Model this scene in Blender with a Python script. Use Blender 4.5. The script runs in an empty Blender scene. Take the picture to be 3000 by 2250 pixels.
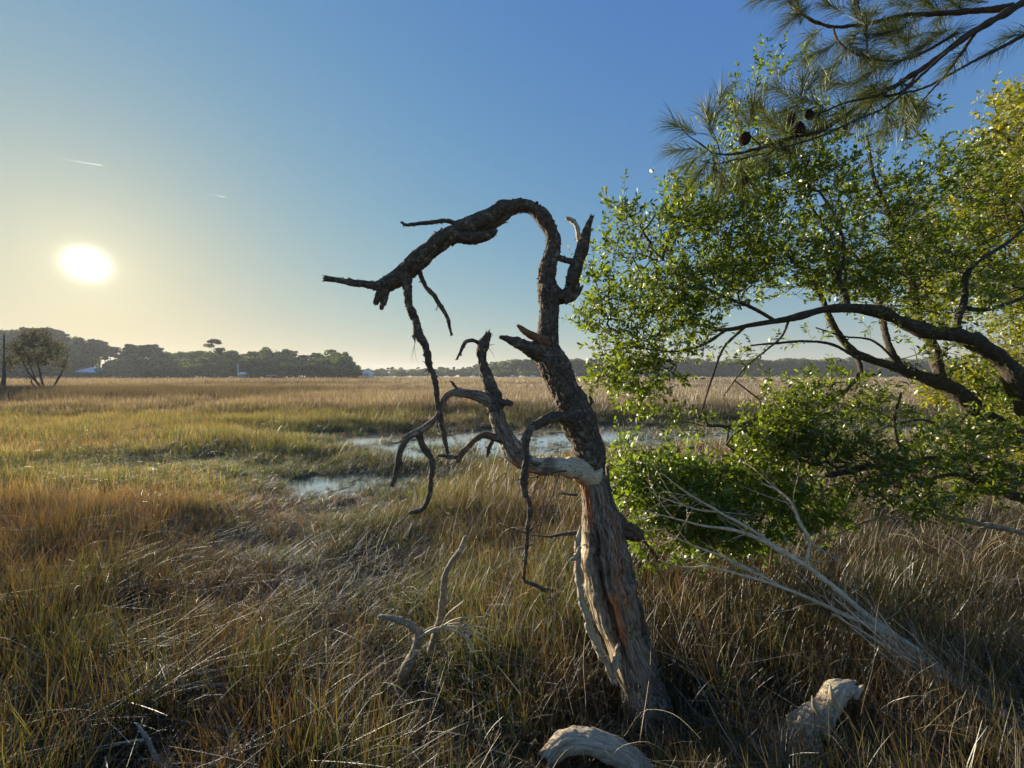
import bpy, math
import numpy as np
from mathutils import Vector, Matrix, Euler, Quaternion

# ------------------------------------------------------------------ camera, world, sun, exposure
S = bpy.context.scene
F = 1127.0                       # focal length in photograph pixels (3000 px wide)
EYE = 2.0
PITCH = math.atan(23.0 / F)
cd = bpy.data.cameras.new('camera'); cam = bpy.data.objects.new('camera', cd)
S.collection.objects.link(cam); S.camera = cam
cd.sensor_width = 36; cd.lens = 36 * F / 3000; cd.clip_start = 0.05; cd.clip_end = 30000
cam.location = (0, 0, EYE); cam.rotation_euler = (math.pi / 2 - PITCH, 0, 0)

SUN_AZ = math.atan2(-1238, 1127)          # left of the view axis
SUN_EL = math.radians(11.0)
sun_dir = Vector((math.sin(SUN_AZ) * math.cos(SUN_EL), math.cos(SUN_AZ) * math.cos(SUN_EL), math.sin(SUN_EL)))

world = bpy.data.worlds.new('World'); S.world = world; world.use_nodes = True
wn, wl = world.node_tree.nodes, world.node_tree.links
wn.clear()
out = wn.new('ShaderNodeOutputWorld'); bg = wn.new('ShaderNodeBackground')
sky = wn.new('ShaderNodeTexSky'); sky.sky_type = 'NISHITA'; sky.sun_disc = False
sky.sun_elevation = SUN_EL; sky.sun_rotation = SUN_AZ
sky.altitude = 0; sky.air_density = 1.0; sky.dust_density = 0.2; sky.ozone_density = 4.0
# the glow of the air round the sun's disc, as a function of the angle from the sun
tc = wn.new('ShaderNodeTexCoord')
dot = wn.new('ShaderNodeVectorMath'); dot.operation = 'DOT_PRODUCT'; dot.inputs[1].default_value = sun_dir
wl.new(tc.outputs['Generated'], dot.inputs[0])
ac = wn.new('ShaderNodeMath'); ac.operation = 'ARCCOSINE'; wl.new(dot.outputs['Value'], ac.inputs[0])
def glow(width, power, amp, col):
    a = wn.new('ShaderNodeMath'); a.operation = 'DIVIDE'; wl.new(ac.outputs[0], a.inputs[0]); a.inputs[1].default_value = math.radians(width)
    b = wn.new('ShaderNodeMath'); b.operation = 'POWER'; wl.new(a.outputs[0], b.inputs[0]); b.inputs[1].default_value = power
    c = wn.new('ShaderNodeMath'); c.operation = 'MULTIPLY'; wl.new(b.outputs[0], c.inputs[0]); c.inputs[1].default_value = -1
    e = wn.new('ShaderNodeMath'); e.operation = 'EXPONENT'; wl.new(c.outputs[0], e.inputs[0])
    m = wn.new('ShaderNodeMath'); m.operation = 'MULTIPLY'; wl.new(e.outputs[0], m.inputs[0]); m.inputs[1].default_value = amp
    v = wn.new('ShaderNodeVectorMath'); v.operation = 'SCALE'; v.inputs[0].default_value = col; wl.new(m.outputs[0], v.inputs['Scale'])
    return v.outputs[0]
def vadd(a, b):
    v = wn.new('ShaderNodeVectorMath'); v.operation = 'ADD'; wl.new(a, v.inputs[0]); wl.new(b, v.inputs[1]); return v.outputs[0]
EXPO = 1.3
SKY_STRENGTH = 0.12
# the Nishita sky with its bright end rolled off, x * m / (x + k)
def roll(sock, k, m, p):
    if p != 1:
        w_ = wn.new('ShaderNodeMath'); w_.operation = 'POWER'; wl.new(sock, w_.inputs[0]); w_.inputs[1].default_value = p; sock = w_.outputs[0]; k = k ** p
    a = wn.new('ShaderNodeMath'); a.operation = 'ADD'; wl.new(sock, a.inputs[0]); a.inputs[1].default_value = k
    d = wn.new('ShaderNodeMath'); d.operation = 'DIVIDE'; wl.new(sock, d.inputs[0]); wl.new(a.outputs[0], d.inputs[1])
    e = wn.new('ShaderNodeMath'); e.operation = 'MULTIPLY'; wl.new(d.outputs[0], e.inputs[0]); e.inputs[1].default_value = m / SKY_STRENGTH / 2 ** EXPO
    return e.outputs[0]
sx = wn.new('ShaderNodeSeparateXYZ'); wl.new(sky.outputs[0], sx.inputs[0]); cx_ = wn.new('ShaderNodeCombineXYZ')
for i_, (k_, m_, p_) in enumerate(((3.0, .84, 1.1), (2.0, .735, 1.12), (.3, .585, 1.0))): wl.new(roll(sx.outputs[i_], k_, m_, p_), cx_.inputs[i_])
U_ = 1 / SKY_STRENGTH / 2 ** EXPO
g = vadd(glow(1.12, 2.0, 3.0 * U_, (1, .97, .82)), glow(5.0, 1.0, .34 * U_, (1, .85, .5)))
g = vadd(g, glow(19.0, 1.5, .05 * U_, (.1, -.1, -1.8)))
# dusty air low over the horizon: warmer, all the way round
sz = wn.new('ShaderNodeSeparateXYZ'); wl.new(tc.outputs['Generated'], sz.inputs[0])
e1 = wn.new('ShaderNodeMath'); e1.operation = 'MULTIPLY'; wl.new(sz.outputs[2], e1.inputs[0]); e1.inputs[1].default_value = -9
e2 = wn.new('ShaderNodeMath'); e2.operation = 'EXPONENT'; wl.new(e1.outputs[0], e2.inputs[0])
e3 = wn.new('ShaderNodeMath'); e3.operation = 'MINIMUM'; wl.new(e2.outputs[0], e3.inputs[0]); e3.inputs[1].default_value = 1
lv_ = wn.new('ShaderNodeVectorMath'); lv_.operation = 'SCALE'; lv_.inputs[0].default_value = (.10 * U_, .01 * U_, -.17 * U_); wl.new(e3.outputs[0], lv_.inputs['Scale'])
g = vadd(g, lv_.outputs[0])
wl.new(vadd(cx_.outputs[0], g), bg.inputs['Color']); wl.new(bg.outputs[0], out.inputs['Surface'])
bg.inputs['Strength'].default_value = SKY_STRENGTH

sd = bpy.data.lights.new('sun', 'SUN'); sun = bpy.data.objects.new('sun', sd); S.collection.objects.link(sun)
sd.energy = 5.0; sd.angle = math.radians(0.6); sd.color = (1.0, 0.87, 0.66)
sun.rotation_euler = sun_dir.to_track_quat('Z', 'Y').to_euler(); sun.location = (-20, 20, 30)

S.view_settings.view_transform = 'Standard'; S.view_settings.look = 'None'
S.view_settings.exposure = EXPO; S.view_settings.gamma = 1.0; S.view_settings.use_curve_mapping = False
S.render.engine = 'CYCLES'
S.cycles.max_bounces = 6; S.cycles.diffuse_bounces = 3; S.cycles.glossy_bounces = 2
S.cycles.transmission_bounces = 4; S.cycles.transparent_max_bounces = 4; S.cycles.volume_bounces = 0
S.cycles.use_denoising = True; S.cycles.sample_clamp_indirect = 6

# ------------------------------------------------------------------ helpers
rng = np.random.default_rng(11)
COL = S.collection
def P(x, y, D):
    """point on the sight line through photograph pixel (x, y), D metres ahead"""
    u, v = (x - 1500) / F, (1125 - y) / F
    c, s = math.cos(PITCH), math.sin(PITCH)
    dy, dz = c + v * s, -s + v * c
    t = D / dy
    return np.array((u * t, D, EYE + dz * t))
def ground_at(x, y):
    D = EYE * F / (y - 1102.0); p = P(x, y, D); return p[0], p[1]

def tag(o, label=None, cat=None, group=None, kind=None):
    if label: o['label'] = label
    if cat: o['category'] = cat
    if group: o['group'] = group
    if kind: o['kind'] = kind
    return o
def empty(name, loc=(0, 0, 0)):
    o = bpy.data.objects.new(name, None); COL.objects.link(o); o.location = loc; o.empty_display_size = .1
    return o
def make_mesh(name, verts, faces, attrs=None, smooth=True):
    """faces: one int array (n,k) or a list of them"""
    me = bpy.data.meshes.new(name)
    verts = np.asarray(verts, np.float32)
    if not isinstance(faces, list): faces = [faces]
    faces = [np.asarray(f, np.int32) for f in faces if len(f)]
    nf = sum(len(f) for f in faces); nl = sum(f.size for f in faces)
    me.vertices.add(len(verts)); me.vertices.foreach_set('co', verts.ravel())
    me.loops.add(nl); me.loops.foreach_set('vertex_index', np.concatenate([f.ravel() for f in faces]))
    me.polygons.add(nf)
    tot = np.concatenate([np.full(len(f), f.shape[1], np.int32) for f in faces])
    st = np.concatenate(([0], np.cumsum(tot)[:-1])).astype(np.int32)
    me.polygons.foreach_set('loop_start', st); me.polygons.foreach_set('loop_total', tot)
    me.polygons.foreach_set('use_smooth', np.full(nf, smooth, bool))
    for k, a in (attrs or {}).items():
        a = np.asarray(a, np.float32)
        if a.ndim == 1:
            at = me.attributes.new(k, 'FLOAT', 'POINT'); at.data.foreach_set('value', a)
        else:
            at = me.attributes.new(k, 'FLOAT_VECTOR', 'POINT'); at.data.foreach_set('vector', a.ravel())
    me.update(calc_edges=True)
    return me
def obj(name, me, mat=None, parent=None):
    o = bpy.data.objects.new(name, me); COL.objects.link(o)
    if mat and len(me.materials) == 0: me.materials.append(mat)
    if parent:
        o.parent = parent
        o.matrix_parent_inverse = Matrix.Translation(-Vector(parent.location))
    return o

def _hash(ix, iy, iz, seed):
    h = (ix * 374761393 + iy * 668265263 + iz * 1274126177 + seed * 974634777) & 0xffffffff
    h = ((h ^ (h >> 13)) * 1103515245) & 0xffffffff
    h = ((h ^ (h >> 16)) * 2246822519) & 0xffffffff
    return ((h ^ (h >> 15)) & 0xffffff) / 8388607.5 - 1.0
def vnoise(p, seed=0):
    p = np.asarray(p, float); i = np.floor(p).astype(np.int64); f = p - i; u = f * f * (3 - 2 * f)
    x, y, z = i[:, 0], i[:, 1], i[:, 2]; r = 0
    for a in (0, 1):
        wa = u[:, 0] if a else 1 - u[:, 0]
        for b in (0, 1):
            wb = u[:, 1] if b else 1 - u[:, 1]
            for c in (0, 1):
                wc = u[:, 2] if c else 1 - u[:, 2]
                r = r + wa * wb * wc * _hash(x + a, y + b, z + c, seed)
    return r
def fbm(p, seed=0, oct=4):
    p = np.asarray(p, float); r = 0; a = .55
    for k in range(oct):
        r = r + a * vnoise(p, seed + k); p = p * 2.03 + 3.7; a *= .5
    return r
def n2(x, y, s, seed=0, oct=3):
    x = np.atleast_1d(np.asarray(x, float)); y = np.atleast_1d(np.asarray(y, float))
    return fbm(np.stack([x / s, y / s, np.zeros_like(x)], 1), seed, oct)
def sstep(a, b, x):
    t = np.clip((x - a) / (b - a), 0, 1); return t * t * (3 - 2 * t)

# ------------------------------------------------------------------ materials
def new_mat(name):
    m = bpy.data.materials.new(name); m.use_nodes = True
    m.node_tree.nodes.clear()
    return m, m.node_tree.nodes, m.node_tree.links
def ramp(nd, lk, src, stops):
    r = nd.new('ShaderNodeValToRGB'); e = r.color_ramp.elements
    while len(e) > 1: e.remove(e[-1])
    e[0].position = stops[0][0]; e[0].color = (*stops[0][1], 1)
    for p, c in stops[1:]:
        k = e.new(p); k.color = (*c, 1)
    lk.new(src, r.inputs[0]); return r.outputs[0]
def mixc(nd, lk, fac, a, b, mode='MIX'):
    m = nd.new('ShaderNodeMix'); m.data_type = 'RGBA'; m.blend_type = mode
    for s, v in ((m.inputs[0], fac), (m.inputs[6], a), (m.inputs[7], b)):
        if isinstance(v, (int, float)): s.default_value = v
        elif isinstance(v, tuple): s.default_value = (*v, 1) if len(v) == 3 else v
        else: lk.new(v, s)
    return m.outputs[2]
def math_(nd, lk, op, a, b=None, clamp=False):
    m = nd.new('ShaderNodeMath'); m.operation = op; m.use_clamp = clamp
    for s, v in ((m.inputs[0], a), (m.inputs[1], b)):
        if v is None: continue
        if isinstance(v, (int, float)): s.default_value = v
        else: lk.new(v, s)
    return m.outputs[0]
def attr(nd, name, typ='GEOMETRY'):
    a = nd.new('ShaderNodeAttribute'); a.attribute_name = name; a.attribute_type = typ; return a
def noise(nd, lk, scale, detail=4, rough=.6, coord=None, dist=0):
    n = nd.new('ShaderNodeTexNoise'); n.inputs['Scale'].default_value = scale; n.inputs['Detail'].default_value = detail
    n.inputs['Roughness'].default_value = rough; n.inputs['Distortion'].default_value = dist
    if coord is not None: lk.new(coord, n.inputs['Vector'])
    return n.outputs[0]

def mat_grass(name, green, brown, straw, transl=.45):
    m, nd, lk = new_mat(name)
    br = attr(nd, 'br'); ti = attr(nd, 'tint', 'INSTANCER')
    sb = nd.new('ShaderNodeSeparateXYZ'); lk.new(br.outputs['Vector'], sb.inputs[0])
    st = nd.new('ShaderNodeSeparateXYZ'); lk.new(ti.outputs['Vector'], st.inputs[0])
    isg = math_(nd, lk, 'MULTIPLY', math_(nd, lk, 'SUBTRACT', st.outputs[0], sb.outputs[0]), 5.0, True)
    iss = math_(nd, lk, 'MULTIPLY', math_(nd, lk, 'SUBTRACT', st.outputs[1], sb.outputs[1]), 5.0, True)
    c = mixc(nd, lk, iss, brown, straw)
    g2 = mixc(nd, lk, sb.outputs[1], green, (green[0] * 1.9, green[1] * 1.45, green[2] * 1.2))
    c = mixc(nd, lk, isg, c, g2)
    # dry tips
    hh = attr(nd, 'hh')
    c = mixc(nd, lk, math_(nd, lk, 'MULTIPLY', sstep_node(nd, lk, hh.outputs['Fac'], .55, 1.0), .45), c, straw)
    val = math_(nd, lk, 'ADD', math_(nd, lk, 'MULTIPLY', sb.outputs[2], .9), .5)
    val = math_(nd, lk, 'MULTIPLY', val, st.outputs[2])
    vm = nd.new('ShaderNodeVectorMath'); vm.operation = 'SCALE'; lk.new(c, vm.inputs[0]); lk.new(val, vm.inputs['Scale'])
    d = nd.new('ShaderNodeBsdfDiffuse'); lk.new(vm.outputs[0], d.inputs[0])
    t = nd.new('ShaderNodeBsdfTranslucent')
    vt = nd.new('ShaderNodeVectorMath'); vt.operation = 'MULTIPLY'; lk.new(vm.outputs[0], vt.inputs[0]); vt.inputs[1].default_value = (1.35, 1.25, .9)
    lk.new(vt.outputs[0], t.inputs[0])
    mx = nd.new('ShaderNodeMixShader'); mx.inputs[0].default_value = transl
    lk.new(d.outputs[0], mx.inputs[1]); lk.new(t.outputs[0], mx.inputs[2])
    gl = nd.new('ShaderNodeBsdfGlossy'); gl.inputs['Roughness'].default_value = .6; gl.inputs['Color'].default_value = (.6, .6, .6, 1)
    fr = nd.new('ShaderNodeFresnel'); fr.inputs[0].default_value = 1.35
    m2 = nd.new('ShaderNodeMixShader'); lk.new(math_(nd, lk, 'MULTIPLY', fr.outputs[0], .35), m2.inputs[0]); lk.new(mx.outputs[0], m2.inputs[1]); lk.new(gl.outputs[0], m2.inputs[2])
    o = nd.new('ShaderNodeOutputMaterial'); lk.new(m2.outputs[0], o.inputs[0])
    return m
def sstep_node(nd, lk, v, a, b):
    r = nd.new('ShaderNodeMapRange'); r.interpolation_type = 'SMOOTHSTEP'; r.inputs[1].default_value = a; r.inputs[2].default_value = b
    lk.new(v, r.inputs[0]); return r.outputs[0]

def mat_leaf(name, dark, light, transl=.5, gloss=.35, tcol=None, backtint=None):
    m, nd, lk = new_mat(name)
    lv = attr(nd, 'lv')
    ob = nd.new('ShaderNodeObjectInfo')
    v = math_(nd, lk, 'FRACT', math_(nd, lk, 'ADD', lv.outputs['Fac'], ob.outputs['Random']))
    c = mixc(nd, lk, v, dark, light)
    d = nd.new('ShaderNodeBsdfDiffuse'); lk.new(c, d.inputs[0])
    t = nd.new('ShaderNodeBsdfTranslucent')
    vt = nd.new('ShaderNodeVectorMath'); vt.operation = 'MULTIPLY'; lk.new(c, vt.inputs[0]); vt.inputs[1].default_value = tcol or (2.2, 2.0, .7)
    lk.new(vt.outputs[0], t.inputs[0])
    mx = nd.new('ShaderNodeMixShader'); mx.inputs[0].default_value = transl
    lk.new(d.outputs[0], mx.inputs[1]); lk.new(t.outputs[0], mx.inputs[2])
    gl = nd.new('ShaderNodeBsdfGlossy'); gl.inputs['Roughness'].default_value = gloss; gl.inputs['Color'].default_value = (.8, .82, .7, 1)
    fr = nd.new('ShaderNodeFresnel'); fr.inputs[0].default_value = 1.45
    m2 = nd.new('ShaderNodeMixShader'); lk.new(math_(nd, lk, 'MULTIPLY', fr.outputs[0], .16), m2.inputs[0]); lk.new(mx.outputs[0], m2.inputs[1]); lk.new(gl.outputs[0], m2.inputs[2])
    o = nd.new('ShaderNodeOutputMaterial'); lk.new(m2.outputs[0], o.inputs[0])
    return m

def mat_bark(name, lo, hi, lichen=None, scale=1.0, bump=.5):
    """rough bark; attributes wood / rust / pale (0..1) expose weathered wood where the bark is gone"""
    m, nd, lk = new_mat(name)
    uv = attr(nd, 'bc')                       # coordinates along the limb
    tco = nd.new('ShaderNodeTexCoord')
    n1 = noise(nd, lk, 9 * scale, 6, .7, tco.outputs['Object'])
    n2_ = noise(nd, lk, 60 * scale, 5, .7, tco.outputs['Object'])
    c = ramp(nd, lk, n1, [(.3, lo), (.55, tuple((a + b) / 2 for a, b in zip(lo, hi))), (.72, hi)])
    c = mixc(nd, lk, .6, c, ramp(nd, lk, n2_, [(.25, tuple(x * .45 for x in lo)), (.7, tuple(x * 1.3 for x in hi))]), 'MIX')
    rd = attr(nd, 'ridge'); rdm = nd.new('ShaderNodeMapRange'); rdm.inputs[1].default_value = -.35; rdm.inputs[2].default_value = .3; lk.new(rd.outputs['Fac'], rdm.inputs[0])
    c = mixc(nd, lk, rdm.outputs[0], mixc(nd, lk, .6, c, tuple(x * .9 for x in lo)), c)
    if lichen:
        l = noise(nd, lk, 22 * scale, 6, .75, tco.outputs['Object'])
        c = mixc(nd, lk, ramp(nd, lk, l, [(.56, (0, 0, 0)), (.63, (.8, .8, .8))]), c, lichen)
    # wood fibres, stretched along the limb
    mp = nd.new('ShaderNodeMapping'); mp.inputs['Scale'].default_value = (1, 1, .05); lk.new(uv.outputs['Vector'], mp.inputs[0])
    fib = noise(nd, lk, 130, 6, .7, mp.outputs[0], .2)
    wood = ramp(nd, lk, fib, [(.34, (.035, .024, .017)), (.45, (.15, .108, .078)), (.56, (.31, .245, .18)), (.70, (.55, .46, .35))])
    pale = ramp(nd, lk, fib, [(.28, (.22, .14, .08)), (.40, (.52, .40, .26)), (.55, (.72, .61, .43)), (.75, (.80, .72, .55))])
    rust = ramp(nd, lk, fib, [(.3, (.14, .035, .014)), (.45, (.42, .12, .04)), (.65, (.70, .30, .12))])
    aw, ar, ap = attr(nd, 'wood'), attr(nd, 'rust'), attr(nd, 'pale')
    c = mixc(nd, lk, aw.outputs['Fac'], c, wood)
    c = mixc(nd, lk, ap.outputs['Fac'], c, pale)
    c = mixc(nd, lk, ar.outputs['Fac'], c, rust)
    b = nd.new('ShaderNodeBsdfPrincipled'); lk.new(c, b.inputs['Base Color']); b.inputs['Roughness'].default_value = .85
    b.inputs['Specular IOR Level'].default_value = .25
    bp = nd.new('ShaderNodeBump'); bp.inputs['Strength'].default_value = bump * 1.6; bp.inputs['Distance'].default_value = .012
    lk.new(math_(nd, lk, 'ADD', n2_, fib), bp.inputs['Height']); lk.new(bp.outputs[0], b.inputs['Normal'])
    o = nd.new('ShaderNodeOutputMaterial'); lk.new(b.outputs[0], o.inputs[0])
    return m
def mat_plain(name, a, b=None, scale=5, rough=.8, spec=.3):
    m, nd, lk = new_mat(name)
    p = nd.new('ShaderNodeBsdfPrincipled'); p.inputs['Roughness'].default_value = rough; p.inputs['Specular IOR Level'].default_value = spec
    tco = nd.new('ShaderNodeTexCoord')
    lk.new(ramp(nd, lk, noise(nd, lk, scale, 5, .65, tco.outputs['Object']), [(.3, a), (.7, b or a)]), p.inputs['Base Color'])
    o = nd.new('ShaderNodeOutputMaterial'); lk.new(p.outputs[0], o.inputs[0]); return m

M = {}
M['grass'] = mat_grass('grass_blades', (.066, .110, .016), (.150, .074, .026), (.46, .34, .16), .5)
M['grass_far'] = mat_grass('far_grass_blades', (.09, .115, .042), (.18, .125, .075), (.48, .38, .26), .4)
M['oak_leaf'] = mat_leaf('oak_leaf', (.050, .068, .010), (.14, .165, .024), .6, .55, (2.15, 2.3, .6))
M['myrtle_leaf'] = mat_leaf('myrtle_leaf', (.06, .090, .014), (.165, .21, .036), .55, .45, (2.0, 2.1, .5))
M['yellow_leaf'] = mat_leaf('yellow_leaf', (.105, .135, .014), (.27, .255, .020), .6, .5, (2.1, 1.9, .45))
M['needle'] = mat_leaf('pine_needle', (.035, .05, .014), (.09, .10, .03), .35, .65, (1.8, 1.7, .7))
M['bark'] = mat_bark('dead_bark', (.040, .028, .019), (.20, .155, .115), (.34, .31, .23))
M['oak_bark'] = mat_bark('oak_bark', (.035, .028, .020), (.12, .095, .07), (.16, .16, .12))
M['pine_bark'] = mat_bark('pine_bark', (.045, .033, .025), (.13, .09, .065), None)
M['drift'] = mat_bark('driftwood', (.14, .105, .075), (.46, .38, .28), (.55, .49, .38))
M['twig'] = mat_plain('dry_twig', (.34, .26, .17), (.72, .60, .43), 30)
M['far_leaf'] = mat_leaf('far_leaf', (.040, .068, .014), (.12, .155, .030), .45, .7, (2.0, 2.0, .7))
M['far_pine'] = mat_leaf('far_pine_leaf', (.03, .036, .014), (.065, .07, .026), .35, .7, (1.6, 1.4, .7))
M['brown_leaf'] = mat_leaf('brown_leaf', (.055, .055, .035), (.11, .105, .06), .45, .7, (1.4, 1.3, .9))
M['far_trunk'] = mat_plain('far_trunk', (.05, .04, .035), (.10, .085, .07), 2)

# ------------------------------------------------------------------ limbs
def resample(pts, step):
    """Catmull-Rom through (x,y,z,r) rows, resampled at even steps"""
    p = np.asarray(pts, float); n = len(p)
    q = np.vstack([2 * p[0] - p[1], p, 2 * p[-1] - p[-2]])
    o = []
    for i in range(n - 1):
        a, b, c, d = q[i], q[i + 1], q[i + 2], q[i + 3]
        k = max(2, int(np.linalg.norm(c[:3] - b[:3]) / (step * .5)))
        t = np.linspace(0, 1, k, endpoint=False)[:, None]
        o.append(.5 * (2 * b + (c - a) * t + (2 * a - 5 * b + 4 * c - d) * t ** 2 + (3 * b - a - 3 * c + d) * t ** 3))
    o = np.vstack(o + [p[-1:]])
    L = np.concatenate(([0], np.cumsum(np.linalg.norm(np.diff(o[:, :3], axis=0), axis=1))))
    m = max(3, int(L[-1] / step) + 1); s = np.linspace(0, L[-1], m)
    r = np.stack([np.interp(s, L, o[:, k]) for k in range(4)], 1)
    lo = min(pp[3] for pp in pts) * .8
    r[:, 3] = np.maximum(r[:, 3], lo)
    return r, s
def frames(c, ref=(0, -1, 0)):
    """for each centre: tangent, 'front' (towards the viewer side, -Y) and side"""
    T = np.gradient(c, axis=0); T /= np.linalg.norm(T, axis=1)[:, None] + 1e-9
    ref = np.array(ref, float); Fv = np.zeros_like(T)
    prev = ref
    for i in range(len(T)):
        v = prev - T[i] * prev.dot(T[i])
        if np.linalg.norm(v) < .05: v = np.array((0, 0, 1.)) - T[i] * T[i][2]
        v /= np.linalg.norm(v); Fv[i] = v; prev = .9 * v + .1 * ref; 
    Sv = np.cross(Fv, T)
    return T, Fv, Sv
def limb_geo(pts, step=.007, seg=None, bark=.10, wob=.12, seed=0, jag0=0, jag1=0, paint=None, knots=None, round_end=False):
    """pts rows (x,y,z,r). Real bark relief is put into the mesh. Returns verts, faces, attrs"""
    r, s = resample(pts, step); c = r[:, :3].copy(); R = r[:, 3].copy()
    n = len(c); rm = R.mean()
    if wob:
        sc = max(rm * 5, .03)
        for a in range(3):
            c[:, a] += rm * wob * 1.5 * fbm(np.stack([s / sc, np.full(n, 7.3 * a), np.full(n, seed * 1.7)], 1), 31 + seed, 3)
    R *= 1 + .10 * vnoise(np.stack([s / max(rm * .9, .008), np.full(n, 9.1), np.full(n, seed * 3.3)], 1), 5) + .20 * fbm(np.stack([s / max(rm * 3, .02), np.full(n, 3.1), np.full(n, seed * 2.1)], 1), 77 + seed, 3)
    if seg is None: seg = int(np.clip(2 * math.pi * R.max() / .0065, 8, 110))
    T, Fv, Sv = frames(c)
    th = np.linspace(0, 2 * math.pi, seg, endpoint=False)
    TH = np.tile(th, (n, 1)); SS = np.tile(s[:, None], (1, seg)); RR = np.tile(R[:, None], (1, seg))
    # bark: long plates split by cracks; crack size is real (not scaled with the limb)
    q = np.stack([np.cos(TH) * RR, np.sin(TH) * RR, SS], -1).reshape(-1, 3)
    cr = np.abs(vnoise(q * np.array((42, 42, 13)) + 1.5 * vnoise(q * 30, 5)[:, None], seed + 3))
    cr2 = np.abs(vnoise(q * np.array((95, 95, 38)), seed + 9))
    D = (np.minimum(cr * 2.2, 1) * .7 + np.minimum(cr2 * 2, 1) * .3 - .55)
    D = D.reshape(n, seg)
    lump = fbm(q / max(rm * 1.5, .012), seed + 20, 3).reshape(n, seg)
    amp = np.minimum(bark * RR, .019)
    at = dict(wood=np.zeros((n, seg)), rust=np.zeros((n, seg)), pale=np.zeros((n, seg)), ridge=D)
    disp = D * amp + lump * RR * .24
    if paint: disp, amp = paint(s / s[-1], s, TH, RR, D, disp, at, q)
    RAD = RR + disp
    V = c[:, None, :] + Fv[:, None, :] * (np.cos(TH) * RAD)[..., None] + Sv[:, None, :] * (np.sin(TH) * RAD)[..., None]
    for end, j in ((0, jag0), (-1, jag1)):
        if j:
            sp = np.abs(vnoise(np.stack([np.cos(th) * 4, np.sin(th) * 4, np.full(seg, seed + .5)], 1), seed + 50)) * 1.5 + .3 * rng.random(seg)
            k = max(2, int(j * R[end] / step)) if j * R[end] > step else 2
            sgn = -1 if end == 0 else 1
            for i in range(k):
                ii = (i if end == 0 else n - 1 - i)
                w = (1 - i / k)
                V[ii] += (T[ii] * sgn)[None] * (sp * j * R[end] * w)[:, None]
    V = V.reshape(-1, 3)
    i = np.arange(n - 1)[:, None] * seg; j = np.arange(seg)[None]; j2 = (j + 1) % seg
    Q = np.stack([i + j, i + j2, i + seg + j2, i + seg + j], -1).reshape(-1, 4)
    # caps: fan to a sunk centre
    c0 = c[0] - T[0] * (R[0] * .2 if not round_end else R[0]); c1 = c[-1] + T[-1] * (-R[-1] * .3 if jag1 else R[-1] * .6)
    V = np.vstack([V, c0, c1]); a0, a1 = len(V) - 2, len(V) - 1
    jj = np.arange(seg); t0 = np.stack([np.full(seg, a0), (jj + 1) % seg, jj], 1)
    b = (n - 1) * seg; t1 = np.stack([np.full(seg, a1), b + jj, b + (jj + 1) % seg], 1)
    A = {k: np.concatenate([v.ravel(), [v[0].mean(), v[-1].mean()]]) for k, v in at.items()}
    if jag1 and not paint: A['pale'][a1] = .7; 
    A['bc'] = np.vstack([q, q[0], q[-1]])
    return V, [Q, np.vstack([t0, t1])], A
def merge(geos):
    V, A, off = [], {}, 0; byk = {}
    for v, fs, a in geos:
        for f in fs: byk.setdefault(f.shape[1], []).append(f + off)
        V.append(v); off += len(v)
        for k, x in a.items(): A.setdefault(k, []).append(x)
    return np.vstack(V), [np.vstack(x) for x in byk.values()], {k: np.concatenate(v) for k, v in A.items()}
def pxpath(rows):
    """rows (px, py, width_px, D) -> (x,y,z,r)"""
    o = []
    for x, y, w, D in rows:
        p = P(x, y, D); o.append((*p, w / 2 / F * D))
    return o
def const_attr(A, **kw):
    for k, v in kw.items(): A[k] = np.full_like(A['wood'], v)
    return A
def limb(name, rows, mat, parent, world=False, **kw):
    at = kw.pop('attrs', {})
    V, Fc, A = limb_geo(rows if world else pxpath(rows), **kw); const_attr(A, **at)
    return obj(name, make_mesh(name, V, Fc, A), mat, parent)

def unit_(v): return v / (np.linalg.norm(v) + 1e-9)
def sticks(segs, sides=5):
    """many thin tapered sticks (a, b, ra, rb) as one geometry"""
    a = np.array([s[0] for s in segs]); b = np.array([s[1] for s in segs])
    ra = np.array([s[2] for s in segs]); rb = np.array([s[3] for s in segs])
    T = b - a; T /= np.linalg.norm(T, axis=1)[:, None] + 1e-9
    ref = np.where(np.abs(T[:, 2:3]) > .9, np.array([[1., 0, 0]]), np.array([[0, 0, 1.]]))
    U = np.cross(T, ref); U /= np.linalg.norm(U, axis=1)[:, None]; W = np.cross(T, U)
    th = np.linspace(0, 2 * math.pi, sides, endpoint=False)
    o = U[:, None] * np.cos(th)[None, :, None] + W[:, None] * np.sin(th)[None, :, None]
    V = np.concatenate([a[:, None] + o * ra[:, None, None], b[:, None] + o * rb[:, None, None]], 1).reshape(-1, 3)
    base = (np.arange(len(segs)) * 2 * sides)[:, None]; j = np.arange(sides)[None]; j2 = (j + 1) % sides
    Q = np.stack([base + j, base + j2, base + sides + j2, base + sides + j], -1).reshape(-1, 4)
    return V, [Q], {}
def twig_segs(p0, d0, L, r, depth, rg, curl=.25, seglen=.05, split=.35, out=None, droop=0.0):
    """a wandering twig with side twigs, as stick segments"""
    if out is None: out = []
    p = np.array(p0, float); d = np.array(d0, float); d /= np.linalg.norm(d); n = max(2, int(L / seglen)); rr = r
    for i in range(n):
        d = d + rg.normal(0, curl, 3) * .5 + np.array((0, 0, -droop)); d /= np.linalg.norm(d)
        q = p + d * (L / n); r2 = r * (1 - (i + 1) / n * .8)
        out.append((p, q, rr, r2)); p = q; rr = r2
        if depth > 0 and rg.random() < split:
            e = d + rg.normal(0, .6, 3); twig_segs(p, e, L * (1 - i / n) * rg.uniform(.35, .7), rr * .7, depth - 1, rg, curl, seglen, split, out, droop)
    return out

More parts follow.
